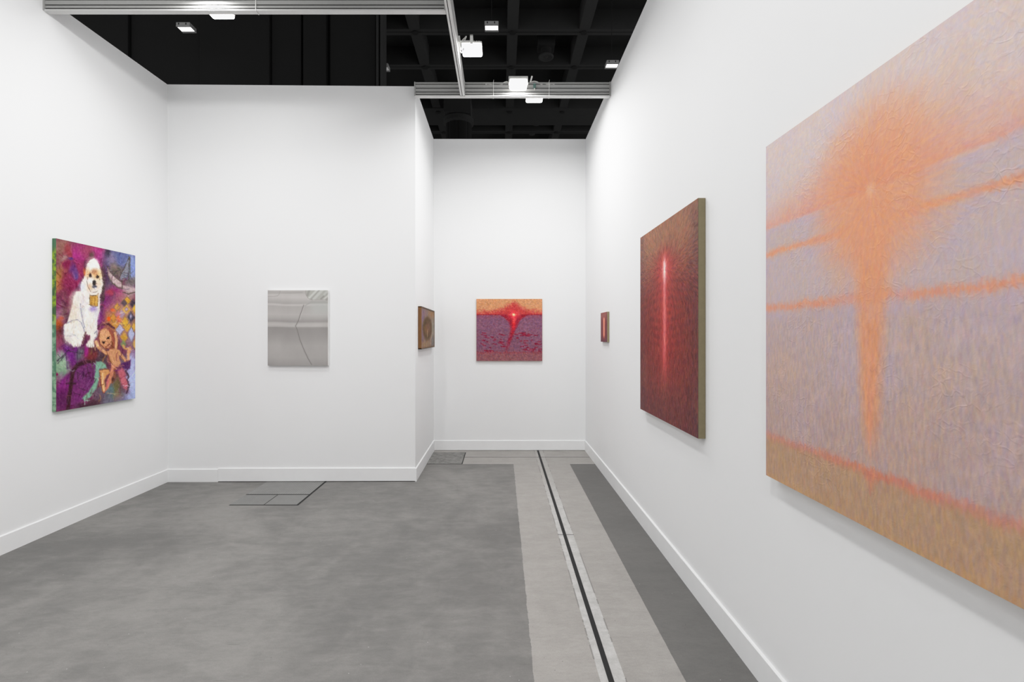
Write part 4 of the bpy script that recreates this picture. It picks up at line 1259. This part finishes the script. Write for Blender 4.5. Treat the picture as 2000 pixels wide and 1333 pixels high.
M_T1 = tread('steel_tread_dots', 'dots'); M_T2 = tread('steel_tread_bars', 'bars')
hx0, hx1, hy0, hy1, hyw = -2.325, -1.741, 4.200, 4.478, ymid(-2.0) + .05
hat = empty('floor_hatch', ((hx0 + hx1) / 2, (hy0 + hyw) / 2, 0), 'grey steel floor hatch of three treaded plates, at the foot of the middle wall', 'floor hatch')
fr = MB()
fr.box((hx0, hy0 - .005, 0), (hx1 + .008, hyw, .0008))
fr.build('frame', M_BLACK, hat)
xm_ = (hx0 + hx1) / 2 + .002
for a0, a1, c0, c1, mt in ((hx0 + .002, xm_ - .004, hy0 + .009, hy1 - .012, M_T2), (xm_ + .004, hx1 - .010, hy0 + .009, hy1 - .012, M_T2), (hx0 + .002, hx1 - .010, hy1 + .009, hyw, M_T1)):
    MB().box((a0, c0, .0002), (a1, c1, .0022)).build('cover_plate', mt, hat)
gx0, gx1, gy0, gy1 = XS + .0, -.444, 5.545, 6.09
h2 = empty('floor_hatch', ((gx0 + gx1) / 2, (gy0 + gy1) / 2, 0), 'dark worn square floor hatch in the corner beneath the niche side wall', 'floor hatch')
MB().box((gx0, gy0 - .006, 0), (gx1 + .007, gy1 + .006, .0008)).build('frame', M_BLACK, h2)
n = NT('worn_hatch')
v = n.obj()
f = n.noise(v, 14, 6, .75); g = n.noise(v, 60, 4, .7)
cc = n.mix(n.ramp(f, .35, .65), rgb(104, 103, 101), rgb(136, 135, 132))
cc = n.mix(n.m('MULTIPLY', n.ramp(g, .68, .74), .7), cc, rgb(215, 214, 210))
n.base(cc); n.rough(.7)
MB().box((gx0, gy0 + .005, .0002), (gx1 - .004, gy1 - .003, .002)).build('cover_plate', n.mat, h2)

# ---------------------------------------------------------------- camera and render look
cd = bpy.data.cameras.new('camera')
cam = bpy.data.objects.new('camera', cd); COL.objects.link(cam)
cam.location = (0, 0, EYE); cam.rotation_euler = (math.pi / 2, 0, 0)
cd.sensor_fit = 'HORIZONTAL'; cd.sensor_width = 36.0; cd.lens = F / 2000 * 36.0
cd.shift_x = (1000 - CX) / 2000; cd.shift_y = -(666.5 - CY) / 2000
cd.clip_start = .05; cd.clip_end = 200
S.camera = cam
S.view_settings.view_transform = 'Standard'
S.view_settings.look = 'None'
S.view_settings.exposure = 0.0
# gentle shoulder, like the photograph's processing
S.view_settings.use_curve_mapping = True
cm = S.view_settings.curve_mapping
cm.clip_max_x = 4.0; cm.clip_max_y = 1.2
cc_ = cm.curves[3]
cc_.points[0].location = (0.0, 0.0); cc_.points[1].location = (4.0, 1.02)
for q in ((0.3, 0.303), (0.55, 0.555), (0.72, 0.70), (0.92, 0.815), (1.3, 0.93), (2.0, 0.99)): cc_.points.new(*q)
cm.update()
S.cycles.use_denoising = True
S.cycles.max_bounces = 10; S.cycles.diffuse_bounces = 7
S.cycles.sample_clamp_indirect = 6.0
